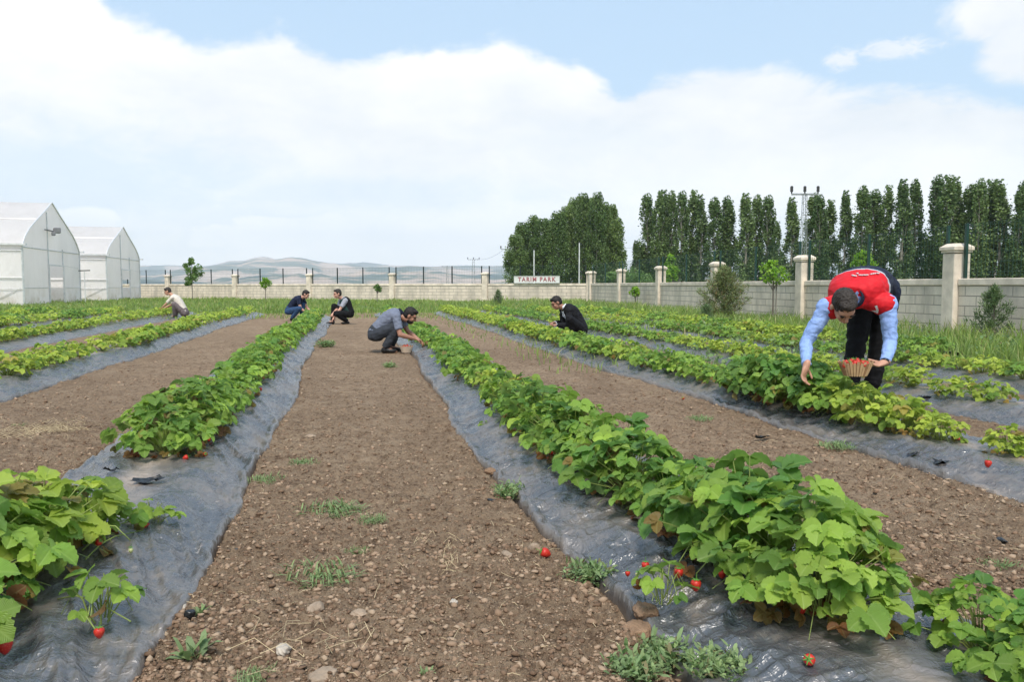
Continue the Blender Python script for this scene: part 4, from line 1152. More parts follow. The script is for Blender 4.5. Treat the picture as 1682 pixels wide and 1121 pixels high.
WG = [weed_mesh(i, 260, .17, .012, .055, .0028) for i in range(2)]       # grassy
WB = [weed_mesh(10 + i, 190, .14, .07, .050, .0075, True) for i in range(2)]  # leafy
WR = [weed_mesh(20, 16, .03, .008, .075, .010, False)]
weeds = [(525, 948, 'g', 1.15, 'matted grassy weed patch in the near part of the central path'), (585, 905, 'g', .4, 'upright wisp of weed behind the matted patch on the path'), (840, 815, 'b', .85, 'bushy leafy weed at the edge of the film beside a dark clod'), (965, 952, 'b', .85, 'leafy weed tuft at the near edge of the right film'),
         (318, 1080, 'r', 1.1, 'low rosette weed at the bottom left of the path'), (1100, 1090, 'b', .85, 'big leafy weed clump at the foot of the near right bush'), (1180, 1108, 'b', .8, 'leafy weed clump at the bottom, right of the big clump'), (1040, 1110, 'b', .8, 'smaller leafy weed at the bottom, left of the big clump'),
         (437, 790, 'g', .8, 'sparse weed beside the left film, halfway up the path'), (500, 762, 'g', .8, 'thin pale weed patch just inside the path on the left'), (545, 842, 'g', 1.2, 'wide flat weed patch across the middle of the path'), (610, 855, 'g', .6, 'right end of the flat weed trail on the path'), (640, 604, 'b', .9, 'small green weed in the path near the squatting man in grey'),
         (533, 570, 'b', 1.5, 'dark green weed on the left film in the distance'), (330, 1008, 'r', .5, 'single green leaf beside the black and white chip'), (420, 1112, 'g', .5, 'weed tuft at the bottom edge of the path'), (1150, 690, 'g', .9, 'thin weeds on the soil between the first and second right rows'), (1375, 735, 'g', 1.0, 'grassy weeds at the film edge below the yellow-green bush'),
         (700, 1110, 'r', .45, 'tiny weed at the bottom centre of the path'), (1560, 1040, 'g', .7, 'dry weeds right of the near right plants'), (1640, 930, 'g', .6, 'sparse weed patch in the soil at the right edge'), (30, 700, 'g', .5, 'thin weed beside the dry straw at the left'),
         (1480, 985, 'g', .5, 'small weed on the soil behind the near right bush'), (1165, 610, 'b', .8, 'weed growing by the second film to the right')]
for i, (px, py, kd, s, lb) in enumerate(weeds):
    p = g(px, py, 0); z = gz(p.x, p.y); p = g(px, py, z); me = {'g': WG, 'b': WB, 'r': WR}[kd][i % (1 if kd == 'r' else 2)]
    o = obj('weed', me, None, (p.x, p.y, z - .005)); o.scale = (s, s, s); o.rotation_euler = (0, 0, i * 1.3); tag(o, lb, 'weed')

M_STRAW = simple('dry_straw', (.55, .44, .27), .8, .25, 6, .1)
M_STONE = simple('soil_stone', (.33, .25, .18), .9, .3, 14, .6, bdist=.01)
M_SOILC = simple('dry_clod', (.27, .17, .105), .95, .35, 20, .9, bdist=.012)
M_PALEST = simple('pale_stone', (.46, .40, .33), .9, .2, 14, .4)
M_BLACKP = simple('black_plastic_scrap', (.012, .013, .014), .35, .2, 10, .3, spec=.6)


def rock(name, p, s, seed, mat, label, cat='stone'):
    bm = bmesh.new(); bmesh.ops.create_icosphere(bm, subdivisions=4, radius=1); rr = np.random.RandomState(seed)
    pl = [Vector(q).normalized() for q in rr.randn(10, 3)]
    for v in bm.verts:
        k = 1.0
        for n_ in pl: k = min(k, .78 / max(.2, v.co.dot(n_)))
        v.co *= k * (1 + .22 * float(pnoise(v.co.x * 2.3 + seed, v.co.y * 2.3 + v.co.z * 2)) + .10 * float(pnoise(v.co.x * 7 + seed, v.co.y * 7 + v.co.z * 5))); v.co = Vector((v.co.x * s[0], v.co.y * s[1], v.co.z * s[2]))
    me = bpy.data.meshes.new(name); bm.to_mesh(me); bm.free(); me.materials.append(mat); me.polygons.foreach_set('use_smooth', np.ones(len(me.polygons), dtype=bool))
    o = obj(name, me, None, p); o.rotation_euler = (0, 0, seed); return tag(o, label, cat)


for i, (px, py, s, mat, lb, nm) in enumerate([(833, 912, (.03, .016, .014), M_STONE, 'flat brown stone left of the loose strawberry on the path', 'stone'), (878, 902, (.028, .018, .022), M_STONE, 'upright dry clod beside the loose strawberry', 'soil_clod'), (520, 1000, (.035, .025, .018), M_STONE, 'brown stone just below the matted weed patch', 'stone'),
                                              (465, 1068, (.03, .022, .016), M_PALEST, 'pale rounded stone at the lower left of the path', 'stone'), (590, 1010, (.03, .022, .015), M_STONE, 'half buried stone right of the brown stone on the path', 'stone'), (530, 1115, (.05, .035, .022), M_STONE, 'broad clod at the bottom edge of the path', 'soil_clod'),
                                              (745, 990, (.018, .014, .010), M_PALEST, 'small pale stone in the centre of the path', 'stone'), (805, 775, (.035, .025, .02), M_SOILC, 'rounded clod near the right film, upper path', 'soil_clod'), (1045, 1040, (.07, .045, .030), M_SOILC, 'large mud lump at the edge of the right film near the bottom', 'soil_clod'), (1060, 1005, (.045, .04, .03), M_SOILC, 'mud lump stacked behind the large one', 'soil_clod'),
                                              (1355, 838, (.02, .016, .012), M_PALEST, 'pale stone on the soil behind the near right bush', 'stone'), (510, 718, (.04, .03, .02), M_STONE, 'grey lump in the path on the left side, halfway up', 'stone'), (1645, 888, (.03, .015, .01), M_BLACKP, 'dark scrap on the soil at the right edge', 'plastic_scrap'), (300, 1000, (.030, .018, .014), M_PALEST, 'white chip beside the left film in the foreground', 'stone'),
                                              (312, 1010, (.018, .014, .016), M_BLACKP, 'black chip touching the white one beside the left film', 'plastic_scrap'), (388, 905, (.022, .012, .006), M_BLACKP, 'black scrap lying on the soil right of the left film', 'plastic_scrap'), (808, 822, (.03, .012, .006), M_BLACKP, 'black scrap at the left side of the bushy leafy weed', 'plastic_scrap')]):
    z = 0; p = g(px, py, 0); z = gz(p.x, p.y) + s[2] * .35; rock(nm, g(px, py, z), s, i + 2, mat, lb, {'stone': 'stone', 'soil_clod': 'clod', 'plastic_scrap': 'scrap'}[nm])


def hole(px, py, r, label, i):
    """torn planting hole in the film: ragged black flap with dark soil"""
    p = g(px, py, .1); rs = np.random.RandomState(i); n = 14; v = []; hh = base_h(np.array([p.x]), np.array([p.y]))[0][0]
    k = min(ROWS, key=lambda q: abs(ROWS[q][0] - p.x))
    m = MB(); outer = [(r * (1 + .35 * rs.randn()) * math.cos(6.283 * j / n), r * .7 * (1 + .3 * rs.randn()) * math.sin(6.283 * j / n)) for j in range(n)]
    vv = [(0, 0, .012)] + [(x * .6, y * .6, .02 + .012 * rs.rand()) for x, y in outer] + [(x, y, .012 + .03 * rs.rand()) for x, y in outer]
    f = [(0, 1 + j, 1 + (j + 1) % n) for j in range(n)] + [(1 + j, 1 + n + j, 1 + n + (j + 1) % n, 1 + (j + 1) % n) for j in range(n)]
    m.add(vv, f); o = m.build('torn_film_flap', M_BLACKP, None, True, loc=(p.x, p.y, float(bedprof(p.x - row_x(k, p.y))) + .012)); tag(o, label, 'torn film')


for i, (px, py, r, lb) in enumerate([(240, 795, .055, 'black torn hole in the left film beside the lone runner plant'), (183, 778, .03, 'small black slit in the left film between the two bushes'), (1549, 748, .05, 'round black hole in the film right of the yellow-green bush'), (1500, 735, .03, 'small black slit just below the yellow-green bush'), (1518, 648, .045, 'black tear in the third film right of the path'), (1250, 703, .05, 'black crumpled scrap at the film edge below the picking hand')]):
    hole(px, py, r, lb, i)


def straw_stuff():
    rs = np.random.RandomState(9); m = MB()
    for _ in range(700):
        px = rs.uniform(-50, 1730); py = 520 + 610 * rs.rand() ** 1.1; p = g(px, py, 0); h, mk = base_h(np.array([p.x]), np.array([p.y]))
        if mk[0] > .5 or p.x > 9: continue
        L = rs.uniform(.015, .06); a_ = rs.rand() * 3.14; z = gz(p.x, p.y) + .006; dx = Vector((math.cos(a_) * L, math.sin(a_) * L, rs.uniform(-.002, .012)))
        m.tube([Vector((p.x, p.y, z)), Vector((p.x, p.y, z + .004)) + dx * .5 + Vector((rs.randn() * .004, rs.randn() * .004, 0)), Vector((p.x, p.y, z)) + dx], .0008, 3, cap=False)
    for (cx, cy, n, sp, L0) in ((75, 712, 220, .16, .12), (735, 935, 14, .03, .06), (710, 900, 12, .06, .05), (520, 1075, 14, .12, .12), (1010, 700, 20, .1, .06), (1300, 780, 20, .2, .05)):
        c = g(cx, cy, 0)
        for _ in range(n):
            x, y = c.x + rs.randn() * sp, c.y + rs.randn() * sp; a_ = rs.rand() * 6.28; L = L0 * rs.uniform(.5, 1.2); z = gz(x, y) + .005 + .02 * rs.rand()
            m.tube([(x, y, z), (x + L * .5 * math.cos(a_), y + L * .5 * math.sin(a_), z + .01 + .02 * rs.rand()), (x + L * math.cos(a_ + .3), y + L * math.sin(a_ + .3), z)], .0009, 3, cap=False)
    o = m.build('straw_litter', M_STRAW); tag(o, 'scattered dry straw bits on the brown soil', 'straw', None, 'stuff')


straw_stuff()


def clod_stuff():
    rs = np.random.RandomState(31); n = 80000
    px = rs.uniform(-80, 1760, n); t_ = rs.rand(n); py = 500 + 640 * t_ ** .8
    bm = bmesh.new(); bmesh.ops.create_icosphere(bm, subdivisions=1, radius=1); bv = np.array([v.co[:] for v in bm.verts]); bf = np.array([[v.index for v in f.verts] for f in bm.faces]); bm.free()
    P = np.array([g(a_, b_)[:2] for a_, b_ in zip(px, py)]); r = np.hypot(P[:, 0], P[:, 1]); h, mk = base_h(P[:, 0], P[:, 1]); fm = field_mask(P[:, 0], P[:, 1]); ok = (mk < .5) & (fm > .6) & (r < 17) & (rs.rand(n) < np.clip(.85 + 1.6 * fbm(P[:, 0] * 1.6 + 4, P[:, 1] * 1.1, 3), .12, 1))
    P = P[ok]; r = r[ok]; n = len(P); Z = ground_z(P[:, 0], P[:, 1]); s = (.0022 + .0085 * rs.rand(n) ** 6) * (1 + r * .06)
    V = bv[None] * (1 + .36 * np.clip(rs.randn(n, len(bv), 1), -1.6, 1.8)) * s[:, None, None] * np.stack([1 + .5 * rs.rand(n), .8 + .4 * rs.rand(n), .55 + .3 * rs.rand(n)], 1)[:, None, :]
    a_ = rs.rand(n) * 6.28; c, q = np.cos(a_)[:, None], np.sin(a_)[:, None]; x = V[..., 0] * c - V[..., 1] * q; y = V[..., 0] * q + V[..., 1] * c
    V = np.stack([x + P[:, :1], y + P[:, 1:], V[..., 2] + (Z + s * .05)[:, None]], -1).reshape(-1, 3); F = (bf[None] + (np.arange(n) * len(bv))[:, None, None]).reshape(-1, 3)
    t = NT('soil_crumb'); at_ = t.n('ShaderNodeAttribute'); at_.attribute_name = 'tint'; sp = t.n('ShaderNodeSeparateColor'); t.l(at_.outputs['Color'], sp.inputs[0])
    c_ = t.ramp(sp.outputs[0], [(0., (.14, .088, .056)), (.55, (.27, .18, .118)), (.9, (.38, .275, .19)), (1., (.36, .27, .185))]); m_ = t.done(t.bsdf(c_, .95, t.bump(t.noise(t.pos(), 120, 3), .6, .004), 0, .15))
    tt = np.repeat(np.stack([rs.rand(n)] * 3, 1), len(bv), 0)
    o = obj('soil_crumbs', np_mesh('soil_crumbs', V, F, m_, False, tint=tt)); tag(o, 'loose crumbs of dry brown soil between the rows', 'soil crumbs', None, 'stuff')


clod_stuff()


def grass_stuff():
    rs = np.random.RandomState(77); n = 190000
    d = 5.5 + 54 * rs.rand(n) ** 1.0; u = rs.uniform(-.72, .72, n); a_ = u * d; X = a_ * CY + d * SY; Y = d * CY - a_ * SY
    fm = field_mask(X, Y); wn = fbm(X * .55, Y * .55, 3)
    # wall line limits
    c0 = np.array(corner[:2]); e1 = np.array((nearp - corner).normalized()[:2]); n1 = np.array([-e1[1], e1[0]]); e2 = np.array((farp - corner).normalized()[:2]); n2 = np.array([-e2[1], e2[0]])
    s1 = (X - c0[0]) * n1[0] + (Y - c0[1]) * n1[1]; s2 = (X - c0[0]) * n2[0] + (Y - c0[1]) * n2[1]
    cc = np.array([0, 5.0]); q1 = np.sign((cc - c0) @ n1); q2 = np.sign((cc - c0) @ n2); inside = (s1 * q1 > .15) & (s2 * q2 > .15)
    keep = inside & ((fm < .45) | ((fm >= .45) & (X > 2.4) & (Y > 9) & (rs.rand(n) < .10 + .22 * (X > 6)) ) | ((fm >= .45) & (Y > 26) & (rs.rand(n) < .25)))
    X, Y, wn, d = X[keep], Y[keep], wn[keep], d[keep]; n = len(X); fm = fm[keep]
    h = (.13 + .19 * rs.rand(n)) * (1 + .9 * np.clip(wn * 2, -.4, 1)) * np.where(X > 8.5, 1.15, .8) * np.where(fm > .5, .55, 1); w = .0035 + d * .00042
    an = rs.rand(n) * 6.28; s = np.stack([np.cos(an), np.sin(an), 0 * an], 1) * w[:, None]; b = np.stack([X, Y, ground_z(X, Y) - .01], 1); ln = rs.randn(n, 2) * .35
    tip = b + np.stack([ln[:, 0] * h, ln[:, 1] * h, h], 1); mid = b + np.stack([ln[:, 0] * h * .3, ln[:, 1] * h * .3, h * .6], 1)
    V = np.stack([b - s, b + s, mid + s * .8, tip, mid - s * .8], 1).reshape(-1, 3); k = np.arange(n) * 5; F = np.stack([k, k + 1, k + 2, k + 4], 1); F2 = np.stack([k + 4, k + 2, k + 3, k + 3], 1)
    T = np.stack([np.clip(.35 + .25 * rs.randn(n) + wn * .6, 0, 1), rs.rand(n), (rs.rand(n) < .09) * (.5 + .5 * rs.rand(n))], 1)
    faces = [tuple(q) for q in F] + [(int(q[0]), int(q[1]), int(q[2])) for q in F2]
    mg = leafmat('grass_blade', (.13, .22, .04), (.30, .38, .09), (.42, .36, .17), veins=False, trans=.3, rough=.6)
    o = obj('grass', np_mesh('grass', V, faces, mg, tint=np.repeat(T, 5, 0))); tag(o, 'uncut green grass and weeds along the walls and rows', 'grass', None, 'stuff')
    # broad-leaved weeds in the verge
    n = 5200; d = 6 + 44 * rs.rand(n); u = rs.uniform(-.7, .7, n); a_ = u * d; X = a_ * CY + d * SY; Y = d * CY - a_ * SY; fm = field_mask(X, Y); nz = fbm(X * .8 + 9, Y * .8, 3)
    s1 = ((X - c0[0]) * n1[0] + (Y - c0[1]) * n1[1]) * q1; s2 = ((X - c0[0]) * n2[0] + (Y - c0[1]) * n2[1]) * q2
    keep = (s1 > .2) & (s2 > .2) & (((fm < .6) & (nz > .05)) | ((X > 3.8) & (Y > 8) & (nz > .1))); X, Y = X[keep], Y[keep]; C_ = []
    for x, y, z in zip(X, Y, ground_z(X, Y)): 
        hh = .10 + .22 * rs.rand() ** 2
        C_.append(np.stack([x + rs.randn(14) * .08, y + rs.randn(14) * .08, z + hh * rs.rand(14)], 1))
    C_ = np.concatenate(C_); m_ = len(C_); T = np.stack([rs.rand(m_), rs.rand(m_), (rs.rand(m_) < .05) * .7], 1); v, f, tt = leaf_cloud(C_, np.array([0, 0, 1.0]), .055, rs, T)
    o = obj('verge_weeds', np_mesh('verge_weeds', v, f, M_WEED, tint=tt)); tag(o, 'broad-leaved green weeds mixed in the grass', 'weeds', None, 'stuff')


grass_stuff()

# ------------------------------------------------------------------ people
M_SKIN = None


def skin_mat(name, col):
    t = NT(name); p = t.pos(); c = t.ramp(t.noise(p, 22, 4), [(.3, tuple(x * .88 for x in col)), (.7, tuple(min(1, x * 1.1) for x in col))])
    return t.done(t.bsdf(c, .5, t.bump(t.noise(p, 180, 3), .12, .001), 0, .35))


def hair_mat(name, col):
    t = NT(name); n = t.noise(t.pos((1, 1, .25)), 160, 4, .7, .5); c = t.ramp(n, [(.3, tuple(x * .5 for x in col)), (.7, tuple(min(1, x * 1.9) for x in col))])
    return t.done(t.bsdf(c, .55, t.bump(n, .9, .004), 0, .3))


M_SKIN = skin_mat('skin_tan', (.50, .27, .18)); M_SKIN2 = skin_mat('skin_brown', (.36, .18, .12)); M_SKIN3 = skin_mat('skin_pink', (.55, .30, .22))
M_HAIR = hair_mat('hair_dark_brown', (.028, .022, .018)); M_HAIRB = hair_mat('hair_black', (.014, .011, .010))
M_EYE = simple('eye_dark', (.03, .02, .015), .2, .1, 5, 0)
M_LIP = simple('lip', (.36, .14, .12), .5)
DG = None


def remeshed(mb, voxel, smooth=3, wrinkle=0.0, wscale=9.0, seed=0.0):
    """union of closed shapes as one continuous skin"""
    me = mb.mesh('tmp'); o = bpy.data.objects.new('tmp', me); COL.objects.link(o)
    r = o.modifiers.new('r', 'REMESH'); r.mode = 'VOXEL'; r.voxel_size = voxel; r.use_smooth_shade = True
    s = o.modifiers.new('s', 'SMOOTH'); s.factor = .5; s.iterations = smooth
    dg = bpy.context.evaluated_depsgraph_get(); out = bpy.data.meshes.new_from_object(o.evaluated_get(dg)); bpy.data.objects.remove(o); bpy.data.meshes.remove(me)
    if wrinkle:
        n = len(out.vertices); co = np.empty(n * 3, np.float32); out.vertices.foreach_get('co', co); co = co.reshape(-1, 3); nn = np.empty(n * 3, np.float32); out.vertices.foreach_get('normal', nn); nn = nn.reshape(-1, 3)
        w = (1 - np.abs(fbm(co[:, 0] * wscale + co[:, 1] * 4 + seed, co[:, 2] * wscale * 1.6 + co[:, 1] * 3, 2)) * 2.2)
        co = co + nn * (wrinkle * (w - .6))[:, None]; out.vertices.foreach_set('co', co.ravel()); out.update()
    out.polygons.foreach_set('use_smooth', np.ones(len(out.polygons), dtype=bool))
    return out


def split_mesh(me, fn, names):
    """split a mesh by a face classifier into several meshes"""
    res = {}
    for nm in names:
        bm = bmesh.new(); bm.from_mesh(me); kill = [f for f in bm.faces if fn(f.calc_center_median()) != nm]; bmesh.ops.delete(bm, geom=kill, context='FACES'); m = bpy.data.meshes.new(nm); bm.to_mesh(m); bm.free(); res[nm] = m
    return res


def ik(a_, b_, l1, l2, pole):
    d = b_ - a_; D = min(d.length, (l1 + l2) * .999); b_ = a_ + d.normalized() * D; k = (l1 * l1 - l2 * l2 + D * D) / (2 * D); h = math.sqrt(max(0, l1 * l1 - k * k))
    n = d.normalized(); p = (pole - n * pole.dot(n)); p = p.normalized() if p.length > 1e-5 else n.orthogonal(); return a_ + n * k + p * h, b_


def capsule(mb, a_, b_, r1, r2, n=12, bulge=0.0):
    a_, b_ = Vector(a_), Vector(b_); ax = (b_ - a_).normalized(); e = []
    pts = []; rs_ = []
    for t_ in (-.92, -.6, 0): pts.append(a_ + ax * r1 * t_); rs_.append(r1 * math.sqrt(1 - t_ * t_))
    for t_ in (.25, .5, .75): pts.append(a_.lerp(b_, t_)); rs_.append(r1 + (r2 - r1) * t_ + bulge * math.sin(math.pi * min(1, t_ * 1.25)))
    for t_ in (0, .6, .92): pts.append(b_ + ax * r2 * t_); rs_.append(r2 * math.sqrt(1 - t_ * t_))
    mb.tube(pts, rs_, n)


def frame(fwd, up):
    z = up.normalized(); x = (fwd - z * fwd.dot(z)).normalized(); y = z.cross(x); return Matrix((x, y, z)).transposed()


def hand(mb, wr, dirn, palm_n, curl, thumb_side, sc=1.0):
    """palm, four unequal bent fingers and a thumb leaving the palm's side"""
    d = dirn.normalized(); n = (palm_n - d * palm_n.dot(d)).normalized(); s = d.cross(n) * thumb_side      # s points to the thumb side
    R = Matrix((d, s, n)).transposed()
    mb.ell(wr + d * .045 * sc, (.052 * sc, .041 * sc, .017 * sc), R); capsule(mb, wr - d * .02, wr + d * .03, .026 * sc, .026 * sc, 8)
    for i, (off, ln) in enumerate(((.030, .072), (.010, .080), (-.011, .074), (-.030, .058))):
        p = wr + d * .085 * sc + s * off * sc; a_ = curl * .5; pts = [p - d * .02 * sc]
        q = p; pts.append(q)
        for seg in range(3):
            a_ += curl * (.25 if seg == 0 else .55); L = ln * (.45, .32, .26)[seg] * sc; q = q + (d * math.cos(a_) + n * math.sin(a_) + s * off * 1.2).normalized() * L; pts.append(q)
        mb.tube(pts, [.0092 * sc, .0092 * sc, .0086 * sc, .0078 * sc, .006 * sc], 8)
    b = wr + d * .022 * sc + s * .032 * sc; t1 = b + (d * .6 + s * .7 + n * .35).normalized() * .036 * sc; t2 = t1 + (d * .85 + s * .25 + n * (.3 + curl * .4)).normalized() * .032 * sc; t3 = t2 + (d * .9 + n * (.2 + curl * .5)).normalized() * .02 * sc
    mb.tube([b - s * .012 * sc, b, t1, t2, t3], [.012 * sc, .013 * sc, .0105 * sc, .0095 * sc, .0065 * sc], 8)


def person(loc, label, J, look, wear, vox=.009, skin=M_SKIN, hairm=M_HAIR, heading=None):
    """J: joints in a frame with x right, y away from the camera, z up"""
    root = empty('person', loc, -YAW, label, 'person')
    V = lambda k: Vector(J[k])
    pel, nec, hed, F = V('pelvis'), V('neck'), V('head'), V('front').normalized()
    L = Vector((0, 0, 1)).cross(F).normalized() if 'side' not in J else V('side').normalized()     # person's left
    sp = (nec - pel); axis = sp.normalized(); back = L.cross(axis).normalized() * -1      # points to the back
    if back.dot(F) > 0 and abs(F.dot(axis)) < .8: back = -back
    if 'back' in J: back = V('back').normalized()
    arch = J.get('arch', .09); mid = pel.lerp(nec, J.get('archt', .52)) + back * arch
    def spine(t_): return pel * (1 - t_) ** 2 + mid * 2 * t_ * (1 - t_) + nec * t_ ** 2
    def tang(t_): return ((mid - pel) * (1 - t_) + (nec - mid) * t_).normalized()
    sw = J.get('shoulder', .185)
    def torso(mb, off, t0=-.10, t1=1.0, belly=0.0):
        st = [(-.16, .10, .075), (-.08, .155, .105), (0, .168, .118), (.18, .152, .108), (.38, .150, .105), (.6, .172, .115), (.78, .185, .110), (.9, .165, .088), (.985, .095, .062), (1.03, .055, .05)]
        rg = []
        for t_, w, dp_ in st:
            if t_ < t0 - .07 or t_ > t1 + .04: continue
            tt = max(0, min(1, t_)); c = spine(tt) + (tang(0) * (t_ * sp.length) if t_ < 0 else (tang(1) * ((t_ - 1) * sp.length) if t_ > 1 else Vector())); tg = tang(tt); bk = (back - tg * back.dot(tg)).normalized(); sd = tg.cross(bk)
            o2 = off if callable(off) is False else off(t_)
            rg.append([c + sd * (w + o2) * math.copysign(abs(math.cos(a_)) ** .85, math.cos(a_)) + bk * (dp_ + o2) * math.copysign(abs(math.sin(a_)) ** .85, math.sin(a_)) for a_ in [2 * math.pi * k / 20 for k in range(20)]])
        mb.loft(rg)
    l1, l2, t1_, t2_ = .295, .255, .43, .42
    sh = {s: (nec - axis * .07 + L * s * sw - back * .01) if ('sh_' + n_) not in J else V('sh_' + n_) for s, n_ in ((1, 'l'), (-1, 'r'))}
    el, wr, hp, kn, an = {}, {}, {}, {}, {}
    for s, n_ in ((1, 'l'), (-1, 'r')):
        el[s], wr[s] = ik(sh[s], V('wr_' + n_), l1, l2, V('elp_' + n_))
        hp[s] = pel + L * s * .095 - axis * .02; kn[s], an[s] = ik(hp[s], V('an_' + n_), t1_, t2_, V('knp_' + n_))
    toe = {s: an[s] + Vector((0, 0, -.045)) + (V('toe_' + n_) if 'toe_' + n_ in J else F).normalized() * .17 for s, n_ in ((1, 'l'), (-1, 'r'))}
    for s in toe: toe[s].z = max(.028, an[s].z - .06)
    # --- body, one continuous surface
    b = MB(); torso(b, -.004)
    for s, n_ in ((1, 'l'), (-1, 'r')):
        b.ell(sh[s], (.062, .062, .062)); capsule(b, nec - axis * .03, sh[s], .045, .05); capsule(b, sh[s], el[s], .049, .038, bulge=.005); capsule(b, el[s], wr[s], .040, .026, bulge=.004)
        capsule(b, hp[s], kn[s], .085, .055, bulge=.004); capsule(b, kn[s], an[s], .054, .036, bulge=.008); capsule(b, an[s], toe[s], .034, .026); b.ell(an[s] + Vector((0, 0, -.03)), (.04, .036, .04))
        hd = V('hd_' + n_).normalized() if 'hd_' + n_ in J else (wr[s] - el[s]).normalized(); pn = V('pn_' + n_) if 'pn_' + n_ in J else Vector((0, 0, -1)) - F * .3
        hand(b, wr[s], hd, pn, J.get('curl_' + n_, .8), s * J.get('thumb', 1), 1.0)
    FD, UP = V('face').normalized(), V('crown').normalized(); HR = frame(FD, UP); h = lambda x, y, z: hed + HR @ (Vector((x, y, z)) * 1.08)
    capsule(b, nec - axis * .04, h(-.03, 0, -.07), .058, .056)
    b.ell(h(-.008, 0, .022), (.096, .077, .100), HR); b.ell(h(.022, 0, -.045), (.068, .060, .068), HR); b.ell(h(.048, 0, -.088), (.036, .034, .024), HR)
    b.ell(h(.055, 0, .028), (.040, .058, .030), HR); b.ell(h(.058, .034, -.028), (.026, .024, .026), HR); b.ell(h(.058, -.034, -.028), (.026, .024, .026), HR)
    b.tube([h(.080, 0, .022), h(.098, 0, -.006), h(.108, 0, -.024), h(.092, 0, -.032)], [.008, .011, .014, .010], 8)
    b.ell(h(.084, 0, -.056), (.016, .026, .009), HR); b.ell(h(.080, 0, -.068), (.016, .022, .008), HR)
    for s in (1, -1): b.ell(h(-.006, s * .080, -.008), (.022, .010, .032), HR)
    obj('body', remeshed_m(b, vox * .85, skin, 2), root)
    for s in (1, -1):
        e = MB(); e.ell(h(.081, s * .030, .004), (.011, .014, .007), HR); e.build('eye', M_EYE, root, True)
        q = MB(); q.tube([h(.086, s * .012, .024), h(.092, s * .030, .030), h(.080, s * .050, .024)], [.004, .005, .003], 6); q.build('eyebrow', hairm, root, True)
    mo = MB(); mo.tube([h(.088, .022, -.062), h(.099, 0, -.061), h(.088, -.022, -.062)], [.003, .005, .003], 6); mo.build('mouth', M_LIP, root, True)
    # --- hair
    hb = MB(); hb.ell(h(-.020, 0, .036), (.101, .084, .100), HR, 24, 16); hb.ell(h(-.040, 0, .0), (.074, .076, .085), HR); hb.ell(h(.030, 0, .092), (.058, .062, .030), HR)
    hm = remeshed(hb, vox * .7, 2, .004, 30, 3)
    n = len(hm.vertices); co = np.empty(n * 3, np.float32); hm.vertices.foreach_get('co', co); co = co.reshape(-1, 3); nn = np.empty(n * 3, np.float32); hm.vertices.foreach_get('normal', nn); nn = nn.reshape(-1, 3)
    co += nn * (.006 * fbm(co[:, 0] * 70, co[:, 1] * 70 + co[:, 2] * 50, 3))[:, None] * 2; hm.vertices.foreach_set('co', co.ravel()); hm.materials.append(hairm); obj('hair', hm, root)
    if wear.get('beard'):
        q = MB(); q.ell(h(.030, 0, -.066), (.066, .060, .050), HR); obj('beard', remeshed_m(q, vox * .7, hairm, 2), root)
    # --- clothes
    m = MB(); torso(m, wear.get('shirt_off', .014), wear.get('hem', -.02)); sf = wear.get('sleeve', 1.0)
    for s in (1, -1):
        m.ell(sh[s], (.074, .074, .074)); capsule(m, nec - axis * .045, sh[s], .050, .062)
        if sf < 1: 
            tgt = sh[s].lerp(el[s], sf * 1.0); m.tube([sh[s], sh[s].lerp(tgt, .5), tgt], [.068, .066, .064], 12)
        else:
            e2 = wr[s].lerp(el[s], .06); k = wear.get('sleeve_r', 1.0); capsule(m, sh[s], el[s], .064 * min(1, k + .08), .056 * k, bulge=.004); m.tube([el[s], el[s].lerp(e2, .5), e2], [.056 * k, .050 * k, .040 * k], 12)
    obj(wear.get('top_name', 'shirt'), remeshed_m(m, vox, wear['shirt'], 3, .012, 9, 1.5), root)
    if wear.get('collar'):
        c = MB(); cc = nec + axis * .018; bk = back; sd = axis.cross(bk); rg = []
        for (q, r_) in ((-.028, .078), (.0, .074), (.026, .067), (.022, .060), (-.02, .058)): rg.append([cc + axis * q + sd * math.cos(a_) * r_ + bk * math.sin(a_) * r_ * .95 for a_ in [2 * math.pi * k / 16 for k in range(16)]])
        c.loft(rg); c.build('collar', wear['collar'], root, True)
    m = MB(); torso(m, .020, -.12, .16); lg = wear.get('leg', 1.0)
    for s in (1, -1):
        capsule(m, hp[s], kn[s], .103 * lg, .074 * lg, bulge=.004); low = an[s].lerp(kn[s], .03); m.tube([kn[s], kn[s].lerp(low, .4), low], [.074 * lg, .070 * lg, .058 * lg], 12); m.ell(kn[s], (.075 * lg,) * 3)
    obj('trousers', remeshed_m(m, vox, wear['trousers'], 3, .014, 7, 4), root)
    for s in (1, -1):
        d = (toe[s] - an[s]); d.z = 0; d.normalize(); q = MB(); R = frame(d, Vector((0, 0, 1))); c0 = an[s] + Vector((0, 0, -.035)); zt = max(.03, toe[s].z)
        q.ell(c0 + d * .0, (.062, .046, .055), R); q.ell(Vector((c0.x, c0.y, 0)) + d * .10 + Vector((0, 0, zt + .008)), (.095, .047, .036), R); capsule(q, c0, Vector((c0.x, c0.y, zt + .01)) + d * .10, .046, .038)
        obj('shoe', remeshed_m(q, .008, wear['shoes'], 2), root)
    if 'belt' in wear:
        pass
    return root, dict(pel=pel, nec=nec, hed=hed, sh=sh, el=el, wr=wr, hp=hp, kn=kn, an=an, spine=spine, tang=tang, back=back, axis=axis, torso=torso, L=L, h=h, HR=HR)


def remeshed_m(mb, vox, mat, smooth=3, wr_=0.0, ws=9, seed=0):
    me = remeshed(mb, vox, smooth, wr_, ws, seed); me.materials.append(mat); return me


